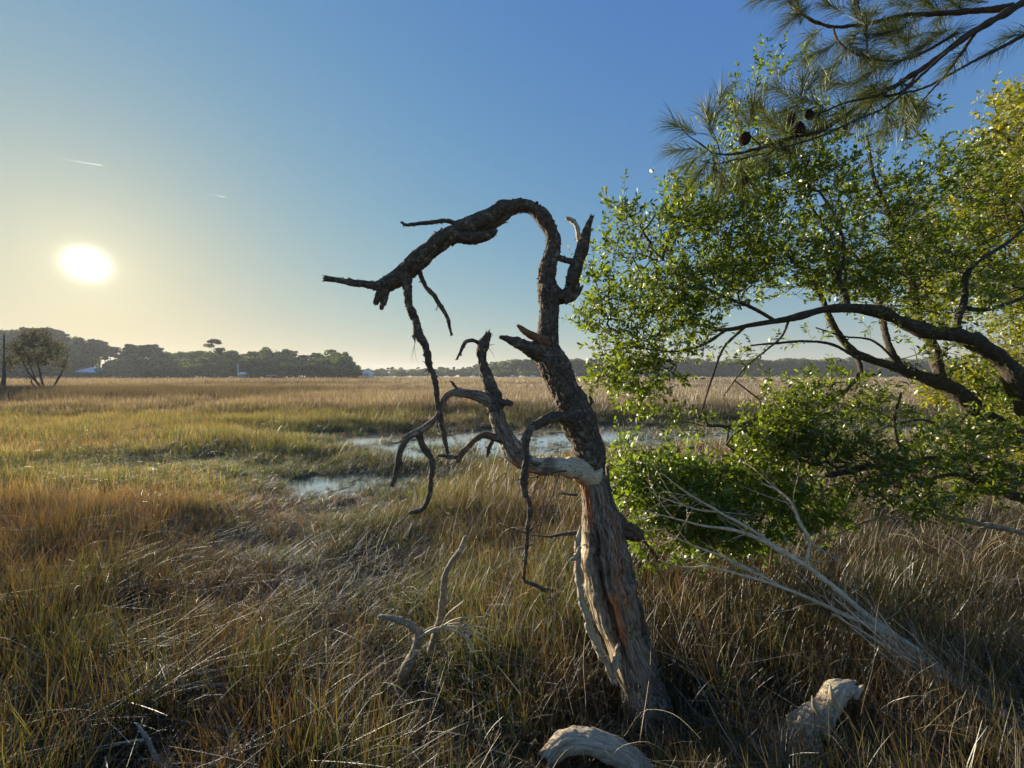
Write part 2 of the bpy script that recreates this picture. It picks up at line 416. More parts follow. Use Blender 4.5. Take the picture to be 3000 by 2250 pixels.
# ------------------------------------------------------------------ terrain
POOLS = []   # (x, y, rx, ry)
def pool_px(x, y, rx, ry): 
    gx, gy = ground_at(x, y); POOLS.append((gx, gy, rx, ry))
POOLS += [(-4.9, 12.6, 1.5, .8), (-3.4, 11.9, 1.9, 1.6), (-2.2, 11.4, 2.0, 2.4), (-.4, 11.6, 2.2, 2.8), (1.6, 12.4, 2.2, 2.6), (3.8, 13.0, 2.6, 2.3),
          (6.3, 13.2, 3.0, 2.1), (9.5, 13.6, 3.5, 1.7), (13, 14, 3.5, 1.4),
          (-3.5, 7.2, .8, .55), (-2.8, 6.9, 1.0, .95), (-2.1, 7.2, .7, .6), (-2.5, 5.7, .4, .8), (-6.6, 8.6, .5, .25), (-5.1, 8.4, .7, .3), (-4.3, 8.1, .6, .3),
          (-7.6, 8.1, .4, .2), (-27.6, 41.4, 1.2, 1.5), (-1.5, 3.6, .25, .25), (-2.6, 4.4, .3, .25)]
def pool_mask(x, y):
    """>0 inside a pool, falling off outside (metres, roughly)"""
    x = np.asarray(x, float); y = np.asarray(y, float); m = np.full(x.shape, -50.0)
    for px, py, rx, ry in POOLS:
        d = (1 - np.sqrt(((x - px) / rx) ** 2 + ((y - py) / ry) ** 2)) * min(rx, ry)
        m = np.maximum(m, d)
    return m
def ground_z(x, y):
    x = np.asarray(x, float).ravel(); y = np.asarray(y, float).ravel()
    m = pool_mask(x, y) + .55 * n2(x, y, 1.3, 3) * (np.abs(y) < 60)
    z = .05 + .03 * n2(x, y, 2.5, 8) + .012 * n2(x, y, .22, 12)
    z = z - sstep(-.5, .5, m) * .072
    z = z + (.060 * n2(x, y, .15, 15, 3) + .035 * n2(x, y, .6, 19, 2)) * sstep(-.6, .2, m)
    return z
xs = np.concatenate([-np.geomspace(14, 1500, 34)[::-1], np.arange(-13.9, 14, .085), np.geomspace(14, 1500, 34)])
ys = np.concatenate([[-30, -10, -4, -1], np.arange(0, 17, .075), np.geomspace(17.1, 60, 70), np.geomspace(62, 1500, 40)])
gx, gy = np.meshgrid(xs, ys); gz = ground_z(gx, gy).reshape(gx.shape)
V = np.stack([gx, gy, gz], -1).reshape(-1, 3); nx, ny = len(xs), len(ys)
i = np.arange(ny - 1)[:, None] * nx; j = np.arange(nx - 1)[None]
Q = np.stack([i + j, i + j + 1, i + nx + j + 1, i + nx + j], -1).reshape(-1, 4)
m_, nd, lk = new_mat('marsh_mud')
tco = nd.new('ShaderNodeTexCoord'); geo = nd.new('ShaderNodeNewGeometry'); sp_ = nd.new('ShaderNodeSeparateXYZ'); lk.new(geo.outputs['Position'], sp_.inputs[0])
mud = ramp(nd, lk, noise(nd, lk, 5, 8, .7, geo.outputs['Position']), [(.3, (.030, .024, .016)), (.5, (.06, .048, .03)), (.7, (.11, .085, .045))])
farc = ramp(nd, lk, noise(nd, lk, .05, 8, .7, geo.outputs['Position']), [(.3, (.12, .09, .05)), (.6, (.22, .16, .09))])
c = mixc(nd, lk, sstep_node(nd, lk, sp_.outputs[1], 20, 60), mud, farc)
b = nd.new('ShaderNodeBsdfPrincipled'); lk.new(c, b.inputs['Base Color'])
wet = sstep_node(nd, lk, sp_.outputs[2], .03, .0)
rr_ = nd.new('ShaderNodeMapRange'); rr_.inputs[1].default_value = .0; rr_.inputs[2].default_value = .035; rr_.inputs[3].default_value = .3; rr_.inputs[4].default_value = .9; lk.new(sp_.outputs[2], rr_.inputs[0])
lk.new(rr_.outputs[0], b.inputs['Roughness'])
bp = nd.new('ShaderNodeBump'); bp.inputs['Strength'].default_value = .6; bp.inputs['Distance'].default_value = .02
lk.new(noise(nd, lk, 25, 6, .7, geo.outputs['Position']), bp.inputs['Height']); lk.new(bp.outputs[0], b.inputs['Normal'])
o = nd.new('ShaderNodeOutputMaterial'); lk.new(b.outputs[0], o.inputs[0])
g_ = obj('ground', make_mesh('ground', V, Q), m_); tag(g_, 'dark muddy marsh ground under the grass', kind='structure')

m_, nd, lk = new_mat('pool_water')
geo = nd.new('ShaderNodeNewGeometry')
b = nd.new('ShaderNodeBsdfPrincipled'); b.inputs['Base Color'].default_value = (.80, .80, .78, 1); b.inputs['Metallic'].default_value = .85; b.inputs['Roughness'].default_value = .08; b.inputs['IOR'].default_value = 4.0
bp = nd.new('ShaderNodeBump'); bp.inputs['Strength'].default_value = .3; bp.inputs['Distance'].default_value = .01
lk.new(noise(nd, lk, 9, 5, .6, geo.outputs['Position']), bp.inputs['Height']); lk.new(bp.outputs[0], b.inputs['Normal'])
o = nd.new('ShaderNodeOutputMaterial'); lk.new(b.outputs[0], o.inputs[0])
V = np.array([(-45, 2.5, 0), (22, 2.5, 0), (22, 60, 0), (-45, 60, 0)], float)
w_ = obj('water', make_mesh('water', V, np.array([[0, 1, 2, 3]]), smooth=False), m_); tag(w_, 'silvery shallow marsh pool with mud flecks', kind='structure')
# far river strip in front of the far wood
V = np.array([(-160, 318, .13), (-100, 318, .13), (-60, 345, .13), (-165, 345, .13)], float)
w_ = obj('river', make_mesh('river', V, np.array([[0, 1, 2, 3]]), smooth=False), m_); tag(w_, 'thin pale strip of river before the far wood', kind='structure')

# ------------------------------------------------------------------ grass
def blades(n, rad, h, hv, w, lean, droop, segs, rg, clumpy=.5):
    """n curved ribbon blades rooted in a disc"""
    a = rg.uniform(0, 2 * math.pi, n); q = rad * np.sqrt(rg.random(n)) ** clumpy
    q = rad * rg.random(n) ** clumpy
    root = np.stack([np.cos(a) * q, np.sin(a) * q, np.full(n, -.03)], 1)
    az = rg.uniform(0, 2 * math.pi, n); H = h * (1 - hv + hv * rg.random(n) * 1.25)
    ln = np.abs(rg.normal(0, lean, n)); dr = np.abs(rg.normal(0, droop, n))
    kink = rg.random(n) < .2
    t = np.linspace(0, 1, segs + 1)[None, :]
    bend = ln[:, None] * t + dr[:, None] * t ** 2.2 + np.where(kink[:, None] & (t > .62), 1.3, 0)
    ds = H[:, None] / segs
    dz = np.cos(bend) * ds; dxy = np.sin(bend) * ds
    z = np.concatenate([np.zeros((n, 1)), np.cumsum(dz[:, 1:], 1)], 1); o = np.concatenate([np.zeros((n, 1)), np.cumsum(dxy[:, 1:], 1)], 1)
    c = root[:, None] + np.stack([o * np.cos(az)[:, None], o * np.sin(az)[:, None], z], -1)
    ww = (w * rg.uniform(.6, 1.3, n))[:, None] * (1 - t ** 2.5 * .9) * (.65 + .35 * np.minimum(1, t * 4)) / 2
    fa = az + math.pi / 2 + rg.normal(0, .7, n)
    side = np.stack([np.cos(fa), np.sin(fa), np.zeros(n)], 1)[:, None]
    V = np.stack([c - side * ww[..., None], c + side * ww[..., None]], 2).reshape(-1, 3)
    k = 2 * (segs + 1)
    base = (np.arange(n) * k)[:, None]; i = (np.arange(segs) * 2)[None]
    Q = np.stack([base + i, base + i + 1, base + i + 3, base + i + 2], -1).reshape(-1, 4)
    br = np.repeat(rg.random((n, 3)), k, axis=0); hh = np.tile(np.repeat(t[0], 2), n)
    return V, Q, dict(br=br, hh=hh)
def clump_collection(name, specs, mat):
    c = bpy.data.collections.new(name)
    for k, (args, kw) in enumerate(specs):
        V, Q, A = blades(*args, np.random.default_rng(100 + k), **kw)
        me = make_mesh('%s_%02d' % (name, k), V, Q, A, smooth=False); me.materials.append(mat)
        c.objects.link(bpy.data.objects.new('%s_%02d' % (name, k), me))
    return c
def scatter(name, coll, pos, rot, scl, idx, tint, label):
    me = bpy.data.meshes.new(name); n = len(pos)
    me.vertices.add(n); me.vertices.foreach_set('co', pos.astype(np.float32).ravel())
    for k, a, t in (('rot', rot, 'FLOAT_VECTOR'), ('scl', scl, 'FLOAT_VECTOR'), ('tint', tint, 'FLOAT_VECTOR')):
        me.attributes.new(k, t, 'POINT').data.foreach_set('vector', a.astype(np.float32).ravel())
    me.attributes.new('idx', 'INT', 'POINT').data.foreach_set('value', idx.astype(np.int32))
    ob = bpy.data.objects.new(name, me); COL.objects.link(ob)
    ng = bpy.data.node_groups.new(name, 'GeometryNodeTree')
    ng.interface.new_socket('Geometry', in_out='INPUT', socket_type='NodeSocketGeometry')
    ng.interface.new_socket('Geometry', in_out='OUTPUT', socket_type='NodeSocketGeometry')
    N, L = ng.nodes, ng.links
    gi, go = N.new('NodeGroupInput'), N.new('NodeGroupOutput')
    iop = N.new('GeometryNodeInstanceOnPoints'); ci = N.new('GeometryNodeCollectionInfo')
    ci.inputs['Collection'].default_value = coll; ci.inputs['Separate Children'].default_value = True; ci.inputs['Reset Children'].default_value = True
    iop.inputs['Pick Instance'].default_value = True
    def na(nm, t):
        x = N.new('GeometryNodeInputNamedAttribute'); x.data_type = t; x.inputs['Name'].default_value = nm; return x.outputs['Attribute']
    L.new(gi.outputs[0], iop.inputs['Points']); L.new(ci.outputs[0], iop.inputs['Instance'])
    L.new(na('idx', 'INT'), iop.inputs['Instance Index']); L.new(na('rot', 'FLOAT_VECTOR'), iop.inputs['Rotation']); L.new(na('scl', 'FLOAT_VECTOR'), iop.inputs['Scale'])
    L.new(iop.outputs[0], go.inputs[0])
    md = ob.modifiers.new('scatter', 'NODES'); md.node_group = ng
    tag(ob, label, kind='stuff')
    return ob

def field(x, y):
    """height factor, green share, straw share, value of the grass at (x, y)"""
    m = pool_mask(x, y); sm = n2(x, y, .38, 71, 2) * (y < 14)
    big = n2(x, y, 3.2, 41); mid = n2(x, y, 1.1, 45); huge = n2(x, y, 14, 48)
    h = .50 + .16 * big + .14 * mid + .10 * sm
    gr = .44 + .5 * big + .45 * mid + .70 * sm
    st = .22 + .40 * n2(x, y, 2.1, 52) - .15 * sm
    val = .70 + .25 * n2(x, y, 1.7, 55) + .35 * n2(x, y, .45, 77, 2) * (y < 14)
    # round the pools: low, green
    near = sstep(-1.8, -.1, m) * (y < 17.3)
    h = h * (1 - .66 * near); gr = gr + .35 * near; st = st - .1 * near
    # foreground: greener in the middle, gold on the right, browner on the left
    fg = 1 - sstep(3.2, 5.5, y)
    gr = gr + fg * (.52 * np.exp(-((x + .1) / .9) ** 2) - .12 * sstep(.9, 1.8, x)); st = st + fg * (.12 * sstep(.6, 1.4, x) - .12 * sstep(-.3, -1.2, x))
    val = val - fg * (.38 * sstep(-.2, -1.6, x)) - .12 * (1 - sstep(1.2, 2.4, y))  # grass self-shadow and vignetting painted in: darker on the left and close by
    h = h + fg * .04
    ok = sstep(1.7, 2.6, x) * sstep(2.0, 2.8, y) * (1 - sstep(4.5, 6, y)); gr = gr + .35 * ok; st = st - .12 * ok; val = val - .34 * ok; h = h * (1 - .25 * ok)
    # short round the trunk foot, the log and the stump
    for ox, oy, orr in ((.75, 1.85, .40), (.30, 1.6, .36), (.42, 1.25, .35), (-.15, 1.9, .4), (-.6, 2.4, .35), (1.5, 1.75, .42), (-.5, 2.0, .22), (-1.6, 1.62, .3)):
        h = h * (1 - .48 * np.exp(-(((x - ox) ** 2 + (y - oy) ** 2) / orr ** 2) ** 1.5))
    # left field, yellow green with golden sunlight painted into straw share and value
    rd_ = sstep(-1.8, -3.2, x) * sstep(2.6, 3.4, y) * (1 - sstep(5.0, 6.5, y)); gr = gr - .22 * rd_; st = st - .1 * rd_; val = val + .12 * rd_
    lf = sstep(-2.5, -6, x) * sstep(4.2, 6.0, y) * (1 - sstep(16, 22, y))
    gr = gr + .18 * lf; st = st + .22 * lf; val = val + .25 * lf
    # far bank behind the pool: tall and straw coloured
    bank = sstep(17, 19.5, y)
    h = h + bank * (.32 + .22 * huge); gr = gr * (1 - .72 * bank) + .02; st = st + .42 * bank
    edge = np.exp(-((y - 16.8) / 1.0) ** 2) * sstep(-7, -5, x); gr = gr + .55 * edge
    # dark rush on the left
    dk = sstep(-13, -19, x) * sstep(20, 24, y) * (1 - sstep(38, 44, y))
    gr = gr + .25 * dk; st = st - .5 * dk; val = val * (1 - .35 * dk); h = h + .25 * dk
    # dark bands further out
    db = sstep(.18, .34, n2(x * .25, y, 12, 61)) * sstep(24, 30, y) * (1 - sstep(90, 140, y))
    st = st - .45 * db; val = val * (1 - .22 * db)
    return np.clip(h, .12, 1.2), np.clip(gr, .03, .95), np.clip(st, .03, .95), np.clip(val, .4, 2)
def place(n, y0, y1, half, rg, power=1.0, xpad=1.5):
    """points spread over the wedge the camera sees, plus a margin"""
    y = (y0 ** 2 + (y1 ** 2 - y0 ** 2) * rg.random(n)) ** .5 if power == 1.0 else y0 * (y1 / y0) ** rg.random(n)
    x = rg.uniform(-1, 1, n) * (half * y + xpad)
    return x, y
def grass_layer(name, coll, nk, n, y0, y1, rg, label, sxy=1.0, power=1.0, tall=1.0, keep=None, kinds=None, xpad=1.5, mult=None):
    x, y = place(n, y0, y1, 1.7, rg, power, xpad)
    z = ground_z(x, y); h, gr, st, va = field(x, y)
    dry = z > .012 + .03 * (rg.random(n) - .5)
    if y0 > 45: dry[:] = True
    if keep is not None: dry &= keep(x, y, rg)
    x, y, z, h, gr, st, va = (a[dry] for a in (x, y, z, h, gr, st, va)); n = len(x)
    tl = .20 if y0 < 4 else .12; rot = np.stack([rg.normal(0, tl, n), rg.normal(0, tl, n), rg.uniform(0, 6.28, n)], 1)
    s = rg.uniform(.8, 1.25, n)
    scl = np.stack([s * sxy, s * sxy, h * tall * rg.uniform(.75, 1.2, n) / .6], 1)
    if kinds is None: idx = rg.integers(0, nk, n)
    else: idx = kinds(x, y, gr, st, rg)
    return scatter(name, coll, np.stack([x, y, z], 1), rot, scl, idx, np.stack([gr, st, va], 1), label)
# clump kinds: upright rush, mixed, drooping dead, short; (n, radius, height, var, width, lean, droop, segs)
near_c = clump_collection('near_clump', [
    ((52, .13, .64, .6, .0040, .14, .25, 6), {}), ((52, .15, .60, .65, .0034, .22, .35, 6), {}), ((56, .16, .58, .65, .0032, .24, .35, 6), {}),
    ((46, .17, .54, .65, .0034, .40, .5, 7), {}), ((50, .12, .70, .5, .0046, .10, .18, 6), {}), ((56, .17, .56, .7, .0028, .30, .3, 6), {})], M['grass'])
mid_c = clump_collection('mid_clump', [
    ((55, .26, .60, .5, .007, .14, .4, 4), {}), ((55, .28, .60, .55, .0065, .2, .7, 4), {}), ((55, .26, .56, .6, .006, .3, .8, 4), {}), ((60, .3, .6, .5, .0075, .1, .25, 4), {})], M['grass'])
far_c = clump_collection('far_clump', [
    ((110, .8, .60, .45, .018, .10, .4, 2), dict(clumpy=.6)), ((110, .9, .60, .5, .016, .15, .5, 2), dict(clumpy=.6)), ((110, .8, .6, .4, .02, .1, .3, 2), dict(clumpy=.6))], M['grass_far'])
wide_c = clump_collection('wide_clump', [
    ((260, 3.2, .60, .35, .06, .12, .3, 1), dict(clumpy=.55)), ((260, 3.5, .60, .4, .055, .12, .3, 1), dict(clumpy=.55))], M['grass_far'])
G = np.random.default_rng(5)
def trunk_gap(x, y, rg): return ((x - .75) ** 2 + (y - 2.05) ** 2) > .03
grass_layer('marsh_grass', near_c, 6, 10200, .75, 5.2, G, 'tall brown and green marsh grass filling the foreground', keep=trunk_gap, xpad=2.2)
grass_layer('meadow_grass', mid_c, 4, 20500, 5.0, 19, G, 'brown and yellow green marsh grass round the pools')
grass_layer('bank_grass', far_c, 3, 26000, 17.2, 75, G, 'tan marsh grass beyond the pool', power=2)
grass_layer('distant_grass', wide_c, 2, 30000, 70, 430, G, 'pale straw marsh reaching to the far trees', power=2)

# mud clods and cut stubble standing in the pools
rs = np.random.default_rng(77); n = 16000; x = rs.uniform(-9, 14, n); y = rs.uniform(5, 17, n); m = pool_mask(x, y)
k = (m > -.7) & (m < 1.6) & (n2(x, y, .8, 88, 2) + .5 * n2(x, y, .25, 89, 2) > -.06); x, y, m = x[k], y[k], m[k]; n = len(x); h, gr, st, va = field(x, y)
sc = rs.uniform(.3, .8, n) * (1 - .3 * np.clip(m, 0, 1)); rot = np.stack([rs.normal(0, .3, n), rs.normal(0, .3, n), rs.uniform(0, 6.28, n)], 1)
scatter('mud_stubble', near_c, np.stack([x, y, np.zeros(n) - .01], 1), rot, np.stack([sc, sc, rs.uniform(.06, .30, n)], 1), rs.integers(0, 6, n), np.stack([gr * .6, st * .5, va * .5], 1), 'dark stubble and tufts breaking the marsh pools')

# ------------------------------------------------------------------ the dead tree
D0 = 2.05
def trunk_paint(t, s, TH, RR, D, disp, at, q):
    """s runs up the trunk: ground about .35, top of the bare wood about 1.9"""
    th = (TH + math.pi) % (2 * math.pi) - math.pi          # 0 faces the camera
    side = -th                                              # negative = left edge, positive = right edge
    S_ = np.tile(s[:, None], (1, TH.shape[1]))
    one = np.zeros_like(S_).ravel()
    nz = fbm(q * np.array((16, 16, 6)), 91, 3).reshape(TH.shape)
    wob_ = fbm(np.stack([S_.ravel() * 6, one, one], 1), 4, 3).reshape(TH.shape)
    lo_end = .62 + .25 * sstep(-.6, .9, side)               # bark comes back at the foot, later on the left
    wz = sstep(lo_end - .05, lo_end + .05, S_ + .07 * nz) * (1 - sstep(1.86, 1.98, S_ + .05 * nz))
    hi = 1.15 - .35 * sstep(1.4, 1.9, S_)
    band = sstep(-2.7, -2.4, side + .3 * nz) * (1 - sstep(hi - .08, hi + .08, side + .30 * nz))
    w = wz * band
    fib = vnoise(q * np.array((130, 130, 5)), 17).reshape(TH.shape); fib2 = vnoise(q * np.array((320, 320, 14)), 18).reshape(TH.shape)
    disp = disp * (1 - w) + w * (-.012 + .010 * np.minimum(fib, .1) + .003 * fib2 + .10 * RR * fbm(q * np.array((32, 32, 3)), 19, 2).reshape(TH.shape))
    # the long cleft, left of centre, leaning with the grain
    cen = -.62 + .45 * (1.75 - S_) * .6 + .16 * wob_
    cl = np.exp(-(np.abs((side - cen) / (.20 + .12 * wob_)) ** 2.5)) * sstep(.86, 1.0, S_ + .05 * nz) * (1 - sstep(1.52, 1.66, S_ + .06 * nz))
    disp = disp - cl * RR * .62
    # narrower splits
    for c0, wd, a, b, dp in ((-1.25, .07, 1.0, 1.5, .3), (1.28, .07, .62, 1.3, .4), (.55, .05, 1.0, 1.8, .18), (-.1, .045, 1.2, 1.9, .16)):
        x_ = np.exp(-((side - c0 - .25 * wob_ - .12 * nz) / wd) ** 2) * sstep(a, a + .12, S_) * (1 - sstep(b - .12, b, S_)); disp = disp - x_ * RR * dp
    at['wood'][:] = np.clip(w * sstep(-.62, -.40, nz + .25 * fib), 0, 1)
    ru = np.exp(-((side - cen - .26 - .12 * nz) / .23) ** 2) * sstep(.98, 1.1, S_) * (1 - sstep(1.30, 1.42, S_ + .1 * nz))
    ru = np.maximum(ru, .75 * np.exp(-((side + .75 - .3 * nz) / .22) ** 2) * sstep(1.62, 1.70, S_) * (1 - sstep(1.90, 1.97, S_)))
    ru = np.maximum(ru, .30 * np.exp(-((side - .45 - .5 * wob_) / .22) ** 2) * sstep(1.1, 1.3, S_) * (1 - sstep(1.7, 1.8, S_)))
    at['rust'][:] = np.clip(ru * (1.5 + .9 * nz) * np.where(w > .3, 1, .15), 0, 1)
    pa = sstep(-2.6, -2.3, side) * (1 - sstep(cen - .5, cen - .15, side + .3 * nz)) * sstep(.75, .95, S_) * (1 - sstep(1.55, 1.65, S_))
    at['pale'][:] = np.clip(pa * (.6 + .8 * nz), 0, 1) * w
    return disp, None
TRUNK_SIGN = 1
main = [(1962, 2420, 160, 2.02), (1950, 2330, 150, 2.04), (1934, 2230, 144, 2.05), (1908, 2117, 142, 2.06), (1860, 1964, 144, 2.08), (1812, 1810, 154, 2.10), (1774, 1656, 146, 2.12),
        (1762, 1554, 126, 2.14), (1745, 1451, 98, 2.16), (1732, 1384, 86, 2.17), (1722, 1300, 88, 2.18), (1700, 1239, 98, 2.19), (1680, 1191, 94, 2.20), (1634, 1095, 88, 2.22),
        (1610, 1046, 80, 2.23), (1603, 1000, 64, 2.24), (1608, 947, 59, 2.25), (1611, 907, 60, 2.26), (1610, 866, 60, 2.27), (1603, 825, 54, 2.28), (1606, 785, 51, 2.28),
        (1618, 744, 49, 2.28), (1620, 703, 47, 2.28), (1604, 663, 46, 2.28), (1578, 626, 48, 2.28), (1549, 606, 42, 2.28), (1520, 605, 42, 2.28), (1484, 616, 52, 2.27), (1445, 636, 56, 2.27),
        (1404, 655, 54, 2.26), (1350, 678, 50, 2.25), (1307, 696, 50, 2.24), (1266, 725, 50, 2.23), (1225, 760, 47, 2.22), (1185, 798, 44, 2.21), (1150, 823, 42, 2.20), (1118, 836, 38, 2.19),
        (1090, 836, 26, 2.19), (1063, 831, 21, 2.19), (1022, 827, 17, 2.18), (981, 819, 14, 2.17), (953, 816, 15, 2.17)]
dt = empty('dead_tree', tuple(P(1930, 2230, 2.05) * np.array((1, 1, 0))))
tag(dt, 'bare twisted dead tree with hooked top and broken limbs standing in the foreground grass', 'tree')
trunk_ob = limb('trunk', main, M['bark'], dt, step=.0062, bark=.16, wob=.10, seed=1, paint=trunk_paint, jag1=1.0)
def B(rows, D=None, **kw):
    """branch rows (x,y,w[,D])"""
    rows = [(r[0], r[1], r[2], (r[3] if len(r) > 3 else D)) for r in rows]
    kw.setdefault('jag1', .8); kw.setdefault('seed', len(dt.children) + 2); kw.setdefault('wob', .3); kw.setdefault('bark', .3)
    return limb('branch', rows, M['bark'], dt, **kw)
B([(1190, 800, 34, 2.21), (1191, 830, 28, 2.2), (1193, 855, 25, 2.19), (1199, 886, 24, 2.18), (1217, 939, 23, 2.17), (1227, 980, 24, 2.16), (1246, 1015, 21, 2.15), (1258, 1070, 18, 2.15), (1270, 1102, 17, 2.14),
   (1281, 1150, 17, 2.13), (1286, 1191, 16, 2.13), (1293, 1239, 15, 2.12), (1305, 1297, 13, 2.11), (1313, 1338, 9, 2.1)])
B([(1228, 770, 18, 2.23), (1231, 795, 14, 2.23), (1238, 819, 13, 2.22), (1252, 846, 13, 2.21), (1274, 868, 13, 2.2), (1291, 897, 14, 2.2), (1311, 932, 12, 2.2), (1319, 960, 9, 2.2), (1323, 980, 6, 2.2)])
B([(1128, 840, 36, 2.19), (1113, 866, 26, 2.17), (1100, 888, 14, 2.15)]); B([(1132, 842, 30, 2.19), (1126, 875, 20, 2.18), (1117, 903, 11, 2.18)])
B([(1345, 672, 24, 2.24), (1325, 654, 15, 2.23), (1299, 647, 12, 2.22), (1246, 653, 11, 2.2), (1193, 658, 10, 2.18), (1178, 652, 8, 2.18)])
B([(1330, 688, 22, 2.22), (1370, 700, 30, 2.21), (1410, 698, 28, 2.21), (1440, 686, 24, 2.22), (1453, 676, 12, 2.23)], seed=40)
B([(1618, 862, 60, 2.27), (1650, 868, 44, 2.26), (1672, 850, 38, 2.25), (1683, 813, 34, 2.24), (1690, 777, 32, 2.24), (1704, 728, 30, 2.23), (1719, 683, 26, 2.22), (1735, 636, 12, 2.21)], jag1=1.5)
B([(1655, 872, 32, 2.25), (1678, 868, 24, 2.23), (1697, 850, 14, 2.21), (1708, 836, 6, 2.2)])
B([(1620, 748, 26, 2.28), (1640, 757, 17, 2.27), (1662, 765, 17, 2.25), (1684, 770, 22, 2.24)])
B([(1704, 722, 16, 2.24), (1697, 695, 14, 2.24), (1689, 663, 14, 2.25), (1674, 645, 12, 2.26), (1660, 640, 10, 2.26)], attrs=dict(pale=.8))
B([(1622, 1060, 84, 2.22), (1585, 1036, 62, 2.2), (1551, 1018, 44, 2.17), (1514, 1000, 32, 2.14), (1484, 990, 19, 2.12), (1463, 985, 8, 2.1)], jag1=1.2)
B([(1600, 1010, 40, 2.2), (1570, 988, 26, 2.17), (1540, 970, 20, 2.15), (1517, 954, 7, 2.13)], jag1=1.2, attrs=dict(rust=.35))
# middle limb: pale log leaving the trunk, then a grey fork
def pale_paint(t, s, TH, RR, D, disp, at, q):
    tt = np.tile(t[:, None], (1, TH.shape[1])); nz = fbm(q * np.array((20, 20, 9)), 44, 3).reshape(TH.shape)
    up = np.cos(TH) * .3
    a = np.clip((1 - sstep(.13, .18, tt + .05 * nz)) + .8 * sstep(.12, .3, nz) * (1 - sstep(.34, .42, tt)), 0, 1)
    at['pale'][:] = np.clip(a * (1.1 + .5 * nz), 0, 1)
    low = sstep(.3, .9, -np.sin(TH) * PALE_SIGN + .3 * nz) * (1 - sstep(.22, .3, tt)); at['rust'][:] = np.clip(low * .8, 0, 1)
    w2 = sstep(.13, .2, tt) * (1 - sstep(.80, .9, tt + .1 * nz)) * sstep(-.5, 0, nz + .25); at['wood'][:] = w2
    return disp * (1 - .6 * np.clip(a + w2, 0, 1)), None
PALE_SIGN = -1
limb('branch', [(1735, 1392, 84, 2.17), (1690, 1374, 66, 2.12), (1629, 1366, 58, 2.09), (1580, 1368, 52, 2.08), (1547, 1362, 52, 2.08), (1513, 1334, 56, 2.09), (1486, 1290, 52, 2.1), (1467, 1249, 45, 2.11), (1460, 1215, 44, 2.12),
    (1447, 1186, 46, 2.13), (1407, 1165, 33, 2.13), (1363, 1154, 28, 2.13), (1322, 1149, 24, 2.13), (1301, 1163, 21, 2.13), (1291, 1196, 16, 2.13), (1272, 1234, 17, 2.12), (1233, 1262, 19, 2.11), (1197, 1282, 18, 2.1),
    (1174, 1321, 21, 2.09), (1166, 1369, 22, 2.08), (1146, 1422, 10, 2.07)], M['bark'], dt, seed=60, bark=.35, wob=.3, paint=pale_paint, jag1=.8)
B([(1232, 1262, 20, 2.11), (1229, 1285, 19, 2.1), (1243, 1318, 19, 2.09), (1265, 1355, 18, 2.08), (1264, 1408, 17, 2.07), (1254, 1462, 16, 2.06), (1236, 1493, 14, 2.05), (1204, 1502, 10, 2.04)])
B([(1455, 1200, 46, 2.13), (1440, 1150, 37, 2.14), (1422, 1095, 32, 2.15), (1414, 1046, 30, 2.16), (1419, 1010, 32, 2.16), (1430, 980, 20, 2.17)], jag1=1.2)
B([(1412, 1012, 14, 2.16), (1396, 1001, 12, 2.15), (1378, 998, 12, 2.14), (1363, 1004, 12, 2.13), (1349, 1032, 9, 2.12), (1338, 1054, 5, 2.11)])
B([(1460, 1172, 24, 2.13), (1475, 1180, 18, 2.11), (1489, 1181, 18, 2.09), (1499, 1184, 15, 2.08)]); B([(1467, 1165, 12, 2.13), (1462, 1148, 9, 2.12)], seed=33)
B([(1345, 1150, 13, 2.13), (1333, 1131, 9, 2.12), (1320, 1116, 5, 2.11)])
B([(1470, 1290, 26, 2.09), (1452, 1282, 21, 2.07), (1416, 1275, 18, 2.06), (1388, 1292, 17, 2.05), (1363, 1321, 16, 2.04), (1339, 1350, 13, 2.03)], attrs=dict(rust=.15))
B([(1352, 1340, 11, 2.04), (1320, 1338, 12, 2.03), (1286, 1335, 7, 2.02)]); B([(1442, 1290, 12, 2.07), (1432, 1316, 12, 2.06), (1428, 1340, 5, 2.06)])
# third limb, drooping in front
B([(1690, 1235, 60, 2.16), (1660, 1226, 40, 2.12), (1629, 1220, 32, 2.08), (1590, 1234, 30, 2.04), (1556, 1259, 25, 2.0), (1542, 1297, 20, 1.98), (1542, 1336, 18, 1.97), (1537, 1374, 21, 1.96), (1535, 1413, 22, 1.96),
   (1539, 1451, 19, 1.95), (1550, 1475, 14, 1.95), (1547, 1529, 12, 1.95), (1544, 1577, 11, 1.95), (1540, 1649, 10, 1.95), (1538, 1700, 10, 1.95), (1561, 1712, 12, 1.94), (1597, 1731, 11, 1.93)])
# right side: grey stick and stub behind the trunk
B([(1800, 1540, 26, 2.2), (1786, 1500, 17, 2.22), (1781, 1430, 13, 2.24), (1779, 1365, 9, 2.25)], attrs=dict(wood=.6))
B([(1785, 1510, 50, 2.2), (1815, 1537, 44, 2.22), (1845, 1552, 46, 2.24), (1872, 1562, 40, 2.26)], jag1=.4, attrs=dict(rust=.1))
B([(1735, 1180, 10, 2.22), (1729, 1160, 8, 2.22)], seed=35)
